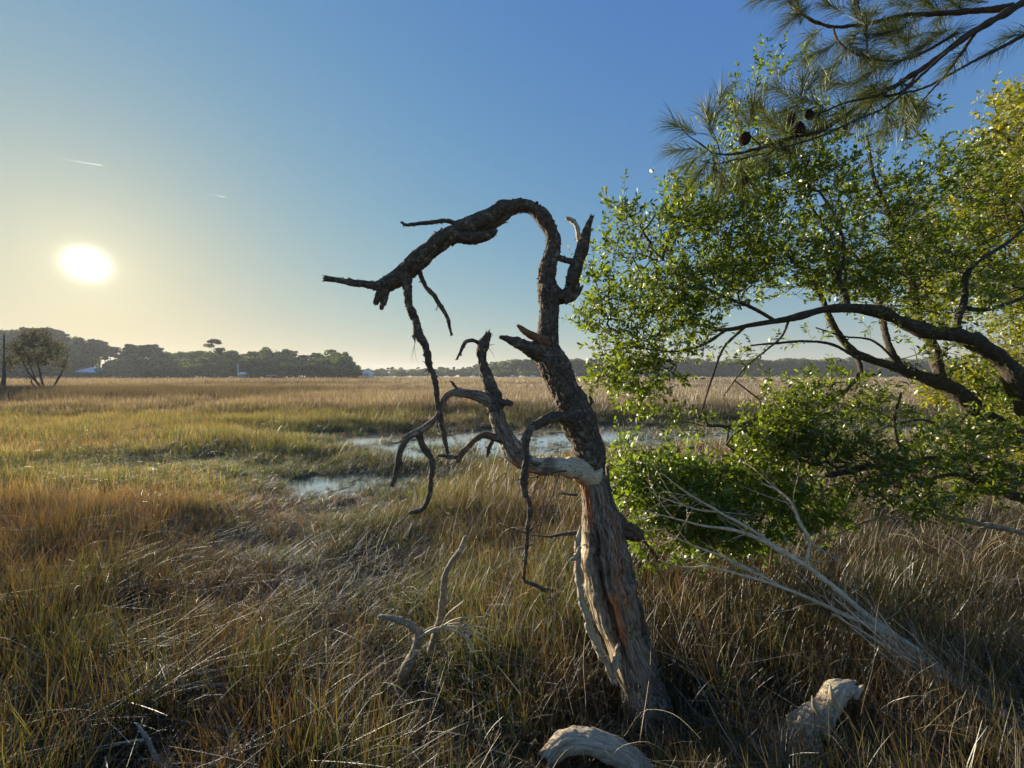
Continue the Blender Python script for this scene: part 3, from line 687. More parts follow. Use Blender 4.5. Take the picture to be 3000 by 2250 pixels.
# bark slab lifting off the lower left edge and splinters
B([(1704, 1545, 8, 2.05), (1692, 1590, 18, 2.04), (1690, 1660, 20, 2.04), (1702, 1740, 20, 2.03), (1726, 1830, 22, 2.02), (1762, 1915, 26, 2.01), (1800, 2000, 20, 2.0)], attrs=dict(wood=1.0, pale=.5), seed=70, bark=.5, wob=.6, jag0=1)
B([(1800, 1985, 10, 1.99), (1808, 1925, 22, 1.985), (1812, 1880, 8, 1.98)], attrs=dict(wood=1.0, pale=.3), seed=72, bark=.5, wob=.5)
B([(1700, 1600, 14, 2.02), (1686, 1634, 12, 2.0), (1672, 1640, 6, 1.99)], attrs=dict(pale=.4), seed=74, bark=.5)
# thin twigs, one stuff part
rg = np.random.default_rng(3); tw = []
def tpx(x0, y0, x1, y1, D, L=None, r=.0022, dep=1, droop=0):
    a = P(x0, y0, D); b = P(x1, y1, D - .03); twig_segs(a, b - a, L or np.linalg.norm(b - a), r, dep, rg, .3, .035, .3, tw, droop)
tpx(1211, 985, 1213, 1013, 2.13, r=.011, dep=0); tpx(1216, 1000, 1222, 1060, 2.12, r=.0015); tpx(1214, 1010, 1217, 1068, 2.12, r=.0013)
tpx(1250, 1065, 1237, 1058, 2.14, r=.005); tpx(1258, 1080, 1235, 1085, 2.14, r=.007); tpx(1256, 1085, 1249, 1095, 2.14, r=.005); tpx(1265, 1085, 1284, 1078, 2.14, r=.006); tpx(1275, 1098, 1294, 1108, 2.13, r=.003)
tpx(1282, 895, 1280, 908, 2.19, r=.004); tpx(1430, 978, 1420, 960, 2.16, r=.001); tpx(1430, 978, 1440, 958, 2.16, r=.001); tpx(1436, 990, 1448, 975, 2.16, r=.002); tpx(1433, 1022, 1452, 1048, 2.15, r=.0015); tpx(1432, 1012, 1444, 1008, 2.15, r=.003)
tpx(1178, 655, 1184, 664, 2.18, r=.004); tpx(1185, 870, 1190, 888, 2.18, r=.004); tpx(1730, 1190, 1739, 1172, 2.22, r=.003)
tpx(1537, 1500, 1500, 1450, 1.95, r=.003, dep=2); tpx(1545, 1470, 1600, 1400, 1.96, r=.003, dep=2); tpx(1545, 1560, 1600, 1535, 1.95, r=.006, dep=2); tpx(1540, 1560, 1430, 1560, 1.95, r=.005, dep=2)
tpx(1690, 1450, 1620, 1445, 2.1, r=.009, dep=1); tpx(1622, 1445, 1600, 1520, 2.1, r=.005, dep=2); tpx(1690, 1560, 1560, 1595, 2.08, r=.014, dep=1); tpx(1560, 1595, 1480, 1620, 2.08, r=.006, dep=2)
tpx(1690, 1615, 1660, 1625, 2.02, r=.005, dep=2); tpx(1600, 1752, 1600, 1870, 1.93, r=.0025, dep=1); tpx(1600, 1870, 1565, 1980, 1.93, r=.002, dep=1); tpx(1540, 1650, 1430, 1780, 1.95, r=.0025, dep=1); tpx(1560, 1715, 1590, 1690, 1.94, r=.0015)
tpx(1660, 1380, 1480, 1385, 2.0, r=.006, dep=1); tpx(1480, 1385, 1370, 1460, 2.0, r=.004, dep=2)
# ragged flakes of bark and short spurs all along the limbs
allp = []
for o in list(dt.children):
    me = o.data; n = len(me.vertices); co = np.empty(n * 3, np.float32); me.vertices.foreach_get('co', co); no = np.empty(n * 3, np.float32); me.vertices.foreach_get('normal', no)
    co = co.reshape(-1, 3); no = no.reshape(-1, 3); k = rg.integers(0, n, max(10, n // 110))
    for q_, m_n in zip(co[k], no[k]):
        r_ = rg.uniform(.001, .005); d_ = m_n * .7 + rg.normal(0, .6, 3); tw.append((q_ - m_n * .004, q_ + d_ / np.linalg.norm(d_) * rg.uniform(.004, .016), r_, r_ * .3))
tr = trunk_ob.data; nv = len(tr.vertices); co = np.empty(nv * 3, np.float32); no = np.empty(nv * 3, np.float32)
tr.vertices.foreach_get('co', co); tr.vertices.foreach_get('normal', no); co = co.reshape(-1, 3).astype(float); no = no.reshape(-1, 3).astype(float)
cl_, _s = resample(pxpath(main), .02); Tn, _f, _g = frames(cl_[:, :3])
wd = np.array([d.value for d in tr.attributes['wood'].data]); k = rg.choice(np.nonzero(wd < .5)[0], 420)
FV, FQ = [], []
for j_, (p_, m_n) in enumerate(zip(co[k], no[k])):
    T_ = Tn[np.argmin(((cl_[:, :3] - p_) ** 2).sum(1))]; T_ = unit_(T_ + rg.normal(0, .25, 3)); m_n = unit_(m_n + T_ * rg.normal(0, .35)); S_v = np.cross(T_, m_n); a_, b_, c_ = rg.uniform(.006, .024), rg.uniform(.003, .008), rg.uniform(.0012, .003)
    o_ = p_ + m_n * c_ * .3
    FV += [o_ + T_ * a_ * x_ + S_v * b_ * y_ * (1 - .4 * (x_ > 0)) + m_n * (c_ * z_ + (.25 * a_ * max(x_, 0) if j_ % 3 == 0 else 0)) for z_ in (-1, 1) for y_ in (-1, 1) for x_ in (-1, 1)]
    FQ.append(np.array([[0, 2, 3, 1], [4, 5, 7, 6], [0, 1, 5, 4], [1, 3, 7, 5], [3, 2, 6, 7], [2, 0, 4, 6]]) + 8 * j_)
fm = make_mesh('bark_flakes', np.array(FV), np.vstack(FQ), dict(ridge=np.full(len(FV), .4)), smooth=False)
tag(obj('bark_flakes', fm, M['bark'], dt), kind='stuff')
for j_ in range(26):
    i_ = rg.integers(0, nv); d_ = unit_(no[i_] + rg.normal(0, .35, 3)); L_ = rg.uniform(.015, .05); r_ = rg.uniform(.003, .008); m_ = co[i_] + d_ * L_ * .5
    tw += [(co[i_] - d_ * .01, m_, r_ * 1.3, r_), (m_, m_ + unit_(d_ + rg.normal(0, .4, 3)) * L_ * .5, r_, r_ * .3)]
V, Fc, A = sticks(tw, 5); tag(obj('twigs', make_mesh('twigs', V, Fc), M['bark'], dt), kind='stuff')

# ------------------------------------------------------------------ driftwood and fallen sticks
fb = empty('fallen_branch', tuple(P(1220, 1960, 2.4) * np.array((1, 1, 0))))
tag(fb, 'weathered forked branch poking up from the grass left of the dead trunk', 'branch')
limb('limb', [(1262, 1905, 24, 2.35), (1289, 1816, 23, 2.3), (1298, 1749, 21, 2.28), (1303, 1694, 19, 2.27), (1321, 1649, 16, 2.26), (1348, 1612, 15, 2.25), (1364, 1574, 11, 2.25)], M['drift'], fb, seed=5, jag1=1)
limb('limb', [(1117, 1807, 14, 2.2), (1153, 1812, 18, 2.2), (1203, 1830, 20, 2.22), (1228, 1862, 24, 2.24), (1210, 1916, 28, 2.25), (1180, 1985, 30, 2.26), (1160, 2060, 34, 2.27)], M['drift'], fb, seed=6, jag1=.3, jag0=.8)
limb('limb', [(1215, 1880, 20, 2.25), (1250, 1850, 16, 2.27), (1285, 1842, 22, 2.3)], M['drift'], fb, seed=7)
lg = limb('driftwood_log', [(1620, 2214, 50, 1.79), (1655, 2180, 60, 1.80), (1710, 2168, 62, 1.80), (1770, 2184, 68, 1.79), (1830, 2220, 76, 1.77), (1895, 2280, 86, 1.75), (1945, 2380, 92, 1.72)], M['drift'], None, seed=8, jag0=1.3, wob=.25, bark=.14,
     attrs=dict(pale=.55, wood=.6))
tag(lg, 'thick pale curved log lying at the foot of the dead tree', 'log')
ld = empty('driftwood_stump', tuple(P(2318, 2300, 1.88) * np.array((1, 1, 0))))
tag(ld, 'silver grey driftwood stump with splintered tip at lower right', 'driftwood')
limb('body', [(2505, 2022, 30, 1.94), (2465, 2034, 58, 1.94), (2437, 2072, 62, 1.94), (2392, 2118, 74, 1.93), (2348, 2162, 80, 1.92), (2320, 2215, 92, 1.90), (2300, 2300, 110, 1.88)], M['drift'], ld, seed=9, jag0=1.0, wob=.35, bark=.25, attrs=dict(wood=.2, pale=.6))
limb('splinter', [(2440, 2060, 26, 1.92), (2436, 2030, 16, 1.91), (2432, 2006, 4, 1.91)], M['drift'], ld, seed=10, attrs=dict(pale=.6))
for rr in ([(2500, 2040, 22, 1.93), (2518, 2020, 14, 1.92), (2530, 2008, 4, 1.92)], [(2480, 2030, 20, 1.95), (2496, 2008, 12, 1.95), (2508, 1994, 4, 1.95)], [(2400, 2090, 26, 1.90), (2385, 2062, 14, 1.89), (2380, 2040, 4, 1.89)], [(2340, 2150, 26, 1.88), (2318, 2125, 14, 1.87), (2305, 2096, 4, 1.87)]):
    limb('splinter', rr, M['drift'], ld, seed=int(rr[0][0]) % 50, jag1=1.2, bark=.4, attrs=dict(pale=.7))
for k, rw in enumerate([[(2330, 2215, 50, 1.88), (2270, 2205, 34, 1.85), (2225, 2195, 18, 1.83), (2205, 2160, 8, 1.82)], [(2320, 2180, 40, 1.88), (2345, 2130, 26, 1.85), (2350, 2105, 10, 1.84)],
                        [(2340, 2215, 50, 1.87), (2390, 2200, 34, 1.84), (2410, 2235, 30, 1.82)], [(2280, 2220, 34, 1.84), (2250, 2250, 30, 1.82), (2240, 2300, 30, 1.81)]]):
    limb('root', rw, M['drift'], ld, seed=11 + k, jag1=1.2, bark=.25, wob=.5, attrs=dict(pale=.4))
st_ = empty('rotten_stump', tuple(P(1600, 2000, 2.3) * np.array((1, 1, 0))))
tag(st_, 'low rotten mossy stump in dark grass left of the dead trunk', 'stump')
limb('body', [(1615, 1995, 40, 2.2), (1600, 2030, 60, 2.2), (1590, 2090, 80, 2.2), (1585, 2160, 90, 2.2)], M['bark'], st_, seed=21, jag0=1.4, bark=.5, wob=.6)
limb('body', [(1540, 1985, 30, 2.3), (1530, 2020, 70, 2.3), (1520, 2090, 90, 2.3)], M['bark'], st_, seed=22, jag0=1.2, bark=.5, wob=.6)

# dead bush: long pale stems reaching up-left from the lower right
def stem_thing(name, label, cat, stems, D, mat, seed, twd=2, base=None, dens=7):
    r_ = np.random.default_rng(seed); t = empty(name, base); tag(t, label, cat); segs = []
    for k, rows in enumerate(stems):
        rows = [(x, y, w, (rest[0] if rest else D)) for x, y, w, *rest in rows]
        limb('stem', rows, mat, t, seed=seed + k, bark=.05, wob=.25, seg=10)
        pp = pxpath(rows)
        for _ in range(dens):
            i = r_.integers(0, len(pp) - 1); u = r_.random(); a = np.array(pp[i]); b_ = np.array(pp[i + 1]); c_ = a + (b_ - a) * u
            d_ = (b_ - a)[:3]; d_ = -d_ / np.linalg.norm(d_) if (b_ - a)[3] > 0 else d_ / np.linalg.norm(d_)
            twig_segs(c_[:3], d_ + r_.normal(0, .45, 3), r_.uniform(.15, .5), min(c_[3] * .6, .004), twd, r_, .3, .05, .35, segs)
    V, Fc, A = sticks(segs, 4); tag(obj('twigs', make_mesh('twigs', V, Fc), mat, t), kind='stuff')
    return t
rb = np.random.default_rng(64); bundle = []
for k in range(16):
    e_x, e_y = rb.uniform(2430, 2760), 0; e_y = 1740 + (e_x - 2430) * .62 + rb.uniform(-40, 60); sx_, sy_ = 3160 + rb.uniform(-60, 120), 2240 + rb.uniform(-90, 110)
    mx_, my_ = (e_x + sx_) / 2 + rb.uniform(-30, 30), (e_y + sy_) / 2 + rb.uniform(-30, 30)
    bundle.append([(sx_, sy_, rb.uniform(5, 9), 1.85), (mx_, my_, rb.uniform(4, 7), 2.0), (e_x, e_y, rb.uniform(2, 4), 2.25)])
stem_thing('dead_bush', 'bare tan fallen bush with long stems slanting across the grass at lower right', 'dead bush', [
    [(3260, 2370, 30, 1.8), (3100, 2230, 28, 1.85), (2980, 2130, 26, 1.9), (2800, 2000, 26, 2.05), (2666, 1902, 24, 2.2), (2563, 1825, 20, 2.35), (2461, 1735, 16, 2.45), (2359, 1656, 14, 2.55), (2277, 1605, 13, 2.6), (2205, 1554, 9, 2.7), (2102, 1497, 7, 2.75), (2010, 1441, 5, 2.8), (1935, 1385, 3, 2.8)],
    [(2300, 1625, 12, 2.58), (2230, 1582, 12, 2.62), (2154, 1554, 10, 2.68), (2051, 1538, 6, 2.72), (1960, 1515, 4, 2.75), (1880, 1495, 3, 2.78)],
    [(2700, 1915, 18, 2.15), (2640, 1876, 15, 2.22), (2461, 1794, 11, 2.35), (2359, 1748, 10, 2.42), (2266, 1712, 9, 2.48), (2169, 1684, 7, 2.52), (2077, 1661, 5, 2.55), (2000, 1661, 3, 2.58), (1930, 1640, 3, 2.6)],
    [(2300, 1728, 8, 2.46), (2256, 1700, 7, 2.5), (2128, 1636, 6, 2.58), (2000, 1585, 4, 2.65), (1955, 1560, 3, 2.68)],
    [(2361, 1655, 8, 2.55), (2371, 1584, 9, 2.6), (2343, 1533, 9, 2.65), (2323, 1482, 8, 2.7), (2287, 1441, 6, 2.75), (2230, 1415, 4, 2.8)],
    [(2100, 1500, 5, 2.75), (2040, 1492, 5, 2.76), (1930, 1455, 3, 2.8)]] + bundle, 2.5, M['twig'], 210, base=tuple(P(3260, 2370, 1.8) * np.array((1, 1, 0))))
stem_thing('fallen_limb', 'grey dead limb lying in the grass beneath the oak at right', 'branch', [
    [(3700, 1930, 26, 2.8), (3350, 1720, 22, 2.85), (3100, 1590, 18, 2.9), (3000, 1562, 16, 3.0), (2871, 1533, 15, 3.1), (2768, 1513, 13, 3.15), (2707, 1497, 11, 3.2), (2615, 1493, 6, 3.25)],
    [(2717, 1497, 11, 3.2), (2760, 1470, 11, 3.22), (2799, 1451, 11, 3.24), (2891, 1436, 9, 3.3), (3010, 1410, 14, 3.3)],
    [(2700, 1500, 7, 3.2), (2640, 1518, 6, 3.2), (2553, 1523, 5, 3.2), (2435, 1570, 4, 3.2), (2380, 1545, 3, 3.2)],
    [(2600, 1495, 6, 3.25), (2575, 1470, 6, 3.25), (2615, 1445, 4, 3.25)]], 3.2, M['drift'], 230, base=tuple(P(3700, 1930, 2.8) * np.array((1, 1, 0))))
tj = empty('thorny_twig', tuple(P(480, 2280, 1.7) * np.array((1, 1, 0)))); tag(tj, 'short thorny grey twig at the lower left edge', 'twig')
limb('stem', [(400, 2120, 6, 1.75), (430, 2165, 12, 1.72), (455, 2215, 14, 1.7), (490, 2260, 14, 1.68)], M['drift'], tj, seed=51)
limb('side_twig', [(440, 2165, 8, 1.72), (360, 2175, 5, 1.72), (265, 2192, 3, 1.72)], M['twig'], tj, seed=52)
limb('side_twig', [(350, 2180, 5, 1.72), (300, 2195, 4, 1.72), (262, 2208, 3, 1.72)], M['twig'], tj, seed=53)

# long single stalks: pale arching dead blades above the grass
def long_stalks(n, y0, y1, rg, wmul=1.0, L=(.35, .9), lx=None):
    V, Q, off = [], [], 0; BR = []; HH = []
    x, y = place(n, y0, y1, 1.4, rg)
    if lx: x = rg.uniform(lx[0], lx[1], n)
    z = ground_z(x, y)
    for k in range(n):
        if z[k] < 0: continue
        sg = 9; l = rg.uniform(*L) * rg.uniform(.5, 1); az = rg.uniform(0, 6.28); e = abs(rg.normal(0, .6)); cv = rg.uniform(-.2, 1.5) if rg.random() < .7 else rg.uniform(1.2, 2.4)
        t = np.linspace(0, 1, sg + 1); be = e + cv * t ** 1.5; ds = l / sg
        o = np.concatenate([[0], np.cumsum(np.sin(be[1:]) * ds)]); h = np.concatenate([[0], np.cumsum(np.cos(be[1:]) * ds)])
        hb = rg.uniform(.0, .35)
        c = np.stack([x[k] + o * math.cos(az), y[k] + o * math.sin(az), z[k] + hb + h], 1); c[:, 2] = np.maximum(c[:, 2], z[k] + .02)
        w = rg.uniform(.0006, .0019) * wmul * (1 - .75 * t)
        c[:, 0] += .012 * np.sin(t * rg.uniform(3, 9) + rg.uniform(0, 6)); c[:, 2] += .008 * np.sin(t * rg.uniform(5, 12))
        s1 = np.array((-math.sin(az), math.cos(az), 0.)); s2 = np.array((0, 0, 1.))
        v = np.stack([c + s1 * w[:, None], c - s1 * w[:, None] * .5 + s2 * w[:, None] * .8, c - s1 * w[:, None] * .5 - s2 * w[:, None] * .8], 1).reshape(-1, 3)
        i = np.arange(sg)[:, None] * 3; j = np.arange(3)[None]; j2 = (j + 1) % 3
        Q.append(np.stack([i + j, i + j2, i + 3 + j2, i + 3 + j], -1).reshape(-1, 4) + off); V.append(v); off += len(v)
    return np.vstack(V), np.vstack(Q)
M['stalk'] = mat_plain('dry_stalk', (.32, .25, .14), (.62, .52, .34), 12, .5, .5)
V, Q = long_stalks(1500, 1.0, 5, np.random.default_rng(8)); tag(obj('dry_stalks', make_mesh('dry_stalks', V, Q), M['stalk']), 'long pale arching dead stalks over the foreground grass', kind='stuff')
V, Q = long_stalks(1800, 5, 14, np.random.default_rng(9), 2.2); tag(obj('dry_stalks', make_mesh('dry_stalks', V, Q), M['stalk']), 'scattered dead stalks across the middle marsh', kind='stuff')
# straw fan caught on the fallen branch
fan = empty('straw_tuft', tuple(P(1239, 1853, 2.2))); tag(fan, 'dry straw fan bent to the right over the forked fallen branch', 'straw tuft')
for ex, ey, mx, my in [(1452, 1848, 1350, 1826), (1420, 1808, 1340, 1812), (1455, 1905, 1370, 1850), (1400, 1945, 1372, 1870), (1372, 1990, 1372, 1880), (1435, 1870, 1365, 1840), (1360, 1760, 1310, 1800)]:
    limb('straw', [(1225, 1868, 5, 2.2), (1290, 1838, 4.5, 2.17), (mx, my, 4, 2.14), (ex, ey, 2.5, 2.1)], M['stalk'], fan, seg=6, bark=0, wob=.3, step=.02)

# ------------------------------------------------------------------ leafy trees on the right
def leaf_geo(pos, d, nrm, L, W, rg):
    """obovate leaves, bent; pos,d,nrm (n,3)"""
    n = len(pos); s = np.cross(d, nrm); s /= np.linalg.norm(s, axis=1)[:, None] + 1e-9; nn = np.cross(s, d)
    pr = [(0, 0, 0), (.35, .36, -.02), (.35, -.36, -.02), (.72, .5, -.06), (.72, -.5, -.06), (1, 0, -.16)]
    V = np.stack([pos + d * (L * a)[:, None] + s * (W * b_)[:, None] + nn * (L * c_)[:, None] for a, b_, c_ in pr], 1).reshape(-1, 3)
    b = (np.arange(n) * 6)[:, None]
    T = np.concatenate([b + np.array([[0, 2, 1]]), b + np.array([[3, 4, 5]])]); Qd = b + np.array([[1, 2, 4, 3]])
    return V, [T, Qd], dict(lv=np.repeat(rg.random(n), 6))
def unit(v): return v / (np.linalg.norm(v, axis=-1, keepdims=True) + 1e-9)
def grow(skel, att, rg, step=.13):
    """greedy tree: every attractor is joined to the nearest wood by a bent twig"""
    cap = len(skel) + len(att) * 14 + 10
    N_ = np.zeros((cap, 3)); par = np.full(cap, -1); cnt = len(skel); N_[:cnt] = skel
    sk = np.asarray(skel)
    d0 = np.array([np.min(((sk - a) ** 2).sum(1)) for a in att]); order = np.argsort(d0); tips = []
    for k in order:
        a = att[k]; dd = ((N_[:cnt] - a) ** 2).sum(1); j = int(np.argmin(dd)); L = math.sqrt(dd[j])
        m = max(1, int(L / step)); p0 = N_[j].copy(); bend = rg.normal(0, .10, 3) * L; prev = j
        for i in range(1, m + 1):
            t = i / m
            if cnt >= cap: break
            N_[cnt] = p0 + (a - p0) * t + bend * math.sin(t * math.pi) + (rg.normal(0, .012, 3) if i < m else 0); par[cnt] = prev; prev = cnt; cnt += 1
        tips.append(prev)
    return N_[:cnt], par[:cnt], np.array(tips)
def sample_blobs(blobs, rg, gap=.0):
    o = []
    for x, y, rx, ry, D, rD, n in blobs:
        u = unit(rg.normal(0, 1, (n, 3))) * (rg.random((n, 1)) ** (1 / 2.4))
        for q in u: o.append(P(x + q[0] * rx, y + q[1] * ry, D + q[2] * rD))
    o = np.array(o)
    if gap: o = o[fbm(o * 3.2, 63, 3) > -gap]
    return o
def leafy_tree(name, label, cat, limbs, blobs, base, mats, seed, leafL=.052, nleaf=13, shoot=.17, gap=.25, parts=300, twig_r=.0011, group=None, limb_kw={}, up=.5):
    rg = np.random.default_rng(seed); t = empty(name, base); tag(t, label, cat, group)
    sk = []
    for k, (nm, rows) in enumerate(limbs):
        w = rows if len(rows[0]) == 4 and nm.endswith('@') else None
        pp = pxpath(rows); limb(nm, rows, mats[0], t, seed=seed + k, step=.012, **limb_kw)
        r, s = resample(pp, .08); sk.append(r[len(r) // 6:, :3] if k == 0 else r[:, :3])
    sk = np.vstack(sk); att = sample_blobs(blobs, rg, gap)
    N_, par, tips = grow(sk, att, rg)
    load = np.zeros(len(N_)); load[tips] += 1
    for i in range(len(N_) - 1, len(sk) - 1, -1):
        if par[i] >= 0: load[par[i]] += load[i]
    segs = []
    for i in range(len(sk), len(N_)):
        r0 = twig_r * (1 + load[par[i]]) ** .5 if par[i] >= len(sk) else twig_r * (1 + load[i]) ** .5; r1 = twig_r * (1 + load[i]) ** .5
        segs.append((N_[par[i]], N_[i], min(r0, .012), min(r1, .012)))
    P_, Dd, Nn = [], [], []
    for i in range(len(sk), len(N_)):
        d = unit(N_[i] - N_[par[i]])
        if load[i] <= 2:
            leafs = 2 if i not in set() else 0
            for _ in range(2):
                P_.append(N_[par[i]] + (N_[i] - N_[par[i]]) * rg.random()); Dd.append(d * .5 + rg.normal(0, .7, 3)); Nn.append(rg.normal(0, .6, 3) + np.array((0, 0, .6)))
    for i in tips:
        d = unit(N_[i] - N_[par[i]]) if par[i] >= 0 else np.array((0, 0, 1.)); d = unit(d + np.array((-.15, 0, up)) + rg.normal(0, .35, 3))
        p = N_[i].copy(); L = shoot * rg.uniform(.6, 1.3); m = 3
        for k in range(m):
            d = unit(d + rg.normal(0, .18, 3)); q = p + d * L / m; segs.append((p, q, twig_r * (1.1 - .25 * k), twig_r * (.85 - .25 * k)))
            for _ in range(int(round(nleaf / m))):
                u = rg.random(); P_.append(p + (q - p) * u); side = rg.normal(0, 1, 3); side = unit(side - d * side.dot(d))
                Dd.append(d * rg.uniform(.5, 1.2) + side); Nn.append(d * .8 + rg.normal(0, .5, 3) + np.array((0, 0, .3)))
            p = q
    V, Fc, A = sticks(segs, 4); tag(obj('twigs', make_mesh('twigs', V, Fc), mats[1], t), kind='stuff')
    P_, Dd, Nn = np.array(P_), unit(np.array(Dd)), np.array(Nn); n = len(P_)
    L = leafL * rg.uniform(.6, 1.25, n); W = L * rg.uniform(.28, .42, n)
    sel = np.zeros(n, bool)
    if parts:
        # nearest leaves that lie inside the frame become single leaf parts
        u = P_[:, 0] / P_[:, 1] * F + 1500; v = 1102 - (P_[:, 2] - EYE) / P_[:, 1] * F
        ins = (u > 10) & (u < 2990) & (v > 10) & (v < 2240); key = np.where(ins, L / P_[:, 1], 0)
        sel[np.argsort(-key)[:parts]] = True
        V0, F0, A0 = leaf_geo(np.zeros((1, 3)), np.array([[1., 0, 0]]), np.array([[0, 0, 1.]]), np.ones(1), np.ones(1), rg)
        lm = make_mesh('leaf', V0, F0, dict(lv=np.zeros(6)), smooth=True); lm.materials.append(mats[2])
        inv = Matrix.Translation(-Vector(base))
        for i in np.nonzero(sel)[0]:
            o = bpy.data.objects.new('leaf', lm); COL.objects.link(o); o.parent = t; o.matrix_parent_inverse = inv
            d = Dd[i]; s = unit(np.cross(d, Nn[i])); nn = np.cross(s, d)
            mm = Matrix(((d[0] * L[i], s[0] * W[i], nn[0] * L[i], P_[i][0]), (d[1] * L[i], s[1] * W[i], nn[1] * L[i], P_[i][1]), (d[2] * L[i], s[2] * W[i], nn[2] * L[i], P_[i][2]), (0, 0, 0, 1)))
            o.matrix_basis = mm
    k = ~sel
    V, Fc, A = leaf_geo(P_[k], Dd[k], Nn[k], L[k], W[k], rg)
    tag(obj('foliage', make_mesh('foliage', V, Fc, A), mats[2], t), kind='stuff')
    print(name, 'leaves', n, 'segs', len(segs))
    return t
oak_limbs = [
    ('trunk', [(3330, 1900, 150, 3.6), (3250, 1620, 110, 3.5), (3150, 1400, 80, 3.45), (3060, 1270, 55, 3.4), (3005, 1190, 48, 3.35), (2975, 1120, 46, 3.3), (2940, 1062, 46, 3.3), (2880, 1018, 44, 3.3), (2820, 984, 42, 3.3), (2723, 970, 38, 3.3), (2651, 941, 34, 3.3), (2579, 912, 29, 3.3),
        (2482, 900, 24, 3.3), (2410, 907, 21, 3.3), (2313, 931, 18, 3.3), (2217, 951, 15, 3.3), (2121, 968, 12, 3.3), (2060, 950, 8, 3.3)]),
    ('limb', [(3230, 1560, 90, 3.6), (3100, 1350, 66, 3.6), (3010, 1290, 56, 3.6), (2940, 1262, 52, 3.6), (2868, 1206, 46, 3.6), (2796, 1144, 38, 3.6), (2723, 1112, 32, 3.6), (2651, 1084, 28, 3.6), (2554, 1054, 22, 3.6), (2506, 1033, 20, 3.6), (2463, 989, 18, 3.6), (2434, 941, 16, 3.6), (2400, 860, 12, 3.6), (2340, 780, 9, 3.6), (2250, 700, 6, 3.6)]),
    ('limb', [(2755, 1122, 28, 3.6), (2747, 1085, 27, 3.6), (2733, 1013, 25, 3.65), (2697, 945, 22, 3.7), (2677, 869, 20, 3.75), (2665, 796, 18, 3.8), (2636, 724, 15, 3.8), (2600, 620, 12, 3.8), (2560, 520, 9, 3.8), (2540, 400, 6, 3.8)]),
    ('limb', [(2640, 1082, 22, 3.6), (2612, 1030, 18, 3.6), (2596, 985, 16, 3.65), (2583, 917, 14, 3.7), (2559, 820, 12, 3.7), (2511, 758, 10, 3.7), (2430, 680, 8, 3.7), (2350, 560, 6, 3.7), (2300, 420, 5, 3.7)]),
    ('limb', [(2800, 978, 20, 3.3), (2808, 930, 18, 3.3), (2824, 885, 16, 3.35), (2829, 811, 14, 3.4), (2868, 763, 12, 3.4), (2940, 719, 9, 3.4), (3010, 660, 7, 3.4)]),
    ('limb', [(2822, 900, 14, 3.35), (2880, 908, 12, 3.4), (2950, 890, 11, 3.45), (3020, 860, 10, 3.5)]),
    ('limb', [(2484, 902, 16, 3.3), (2475, 860, 14, 3.3), (2458, 811, 14, 3.3), (2472, 729, 11, 3.3), (2450, 640, 8, 3.3), (2400, 560, 6, 3.3)]),
    ('limb', [(2270, 940, 10, 3.3), (2200, 900, 10, 3.3), (2100, 860, 8, 3.3), (1990, 800, 6, 3.3), (1900, 720, 4, 3.3)]),
    ('limb', [(2125, 968, 10, 3.3), (2060, 1010, 8, 3.2), (1980, 1030, 6, 3.15), (1880, 1020, 5, 3.1), (1780, 1000, 4, 3.1)]),
    ('limb', [(2510, 1040, 14, 3.6), (2520, 1090, 14, 3.55), (2490, 1130, 12, 3.5), (2460, 1160, 10, 3.45), (2400, 1165, 7, 3.4)]),
    ('limb', [(3180, 1450, 60, 3.4), (3040, 1395, 38, 3.35), (2916, 1362, 28, 3.3), (2820, 1336, 22, 3.3), (2720, 1345, 18, 3.25), (2602, 1366, 16, 3.2), (2530, 1368, 20, 3.15), (2482, 1380, 20, 3.1), (2424, 1392, 12, 3.05)]),
    ('limb', [(3150, 1520, 40, 3.3), (3000, 1462, 30, 3.2), (2892, 1428, 22, 3.15), (2820, 1392, 13, 3.1), (2740, 1400, 8, 3.05), (2680, 1440, 5, 3.0)]),
    ('limb', [(2313, 932, 8, 3.3), (2290, 985, 6, 3.28), (2240, 1030, 5, 3.26), (2180, 1080, 4, 3.24), (2120, 1160, 3, 3.2)]),
    ('limb', [(2180, 960, 8, 3.3), (2120, 1020, 7, 3.28), (2085, 1110, 6, 3.26), (2060, 1190, 5, 3.24), (2040, 1240, 3, 3.22)]),
    ('limb', [(2520, 1055, 9, 3.58), (2440, 1010, 8, 3.56), (2360, 1000, 7, 3.54), (2280, 1005, 7, 3.52), (2200, 1012, 5, 3.5)]),
    ('limb', [(2640, 1075, 7, 3.58), (2560, 1000, 6, 3.56), (2470, 985, 5, 3.54), (2390, 960, 4, 3.5)]),
    ('limb', [(2850, 1190, 9, 3.55), (2790, 1250, 8, 3.5), (2700, 1230, 7, 3.45), (2600, 1250, 5, 3.4), (2520, 1290, 4, 3.35)]),
    ('limb', [(2665, 1370, 9, 3.2), (2630, 1300, 9, 3.25), (2620, 1230, 8, 3.3), (2640, 1150, 6, 3.3)])]
k_ = 1.55
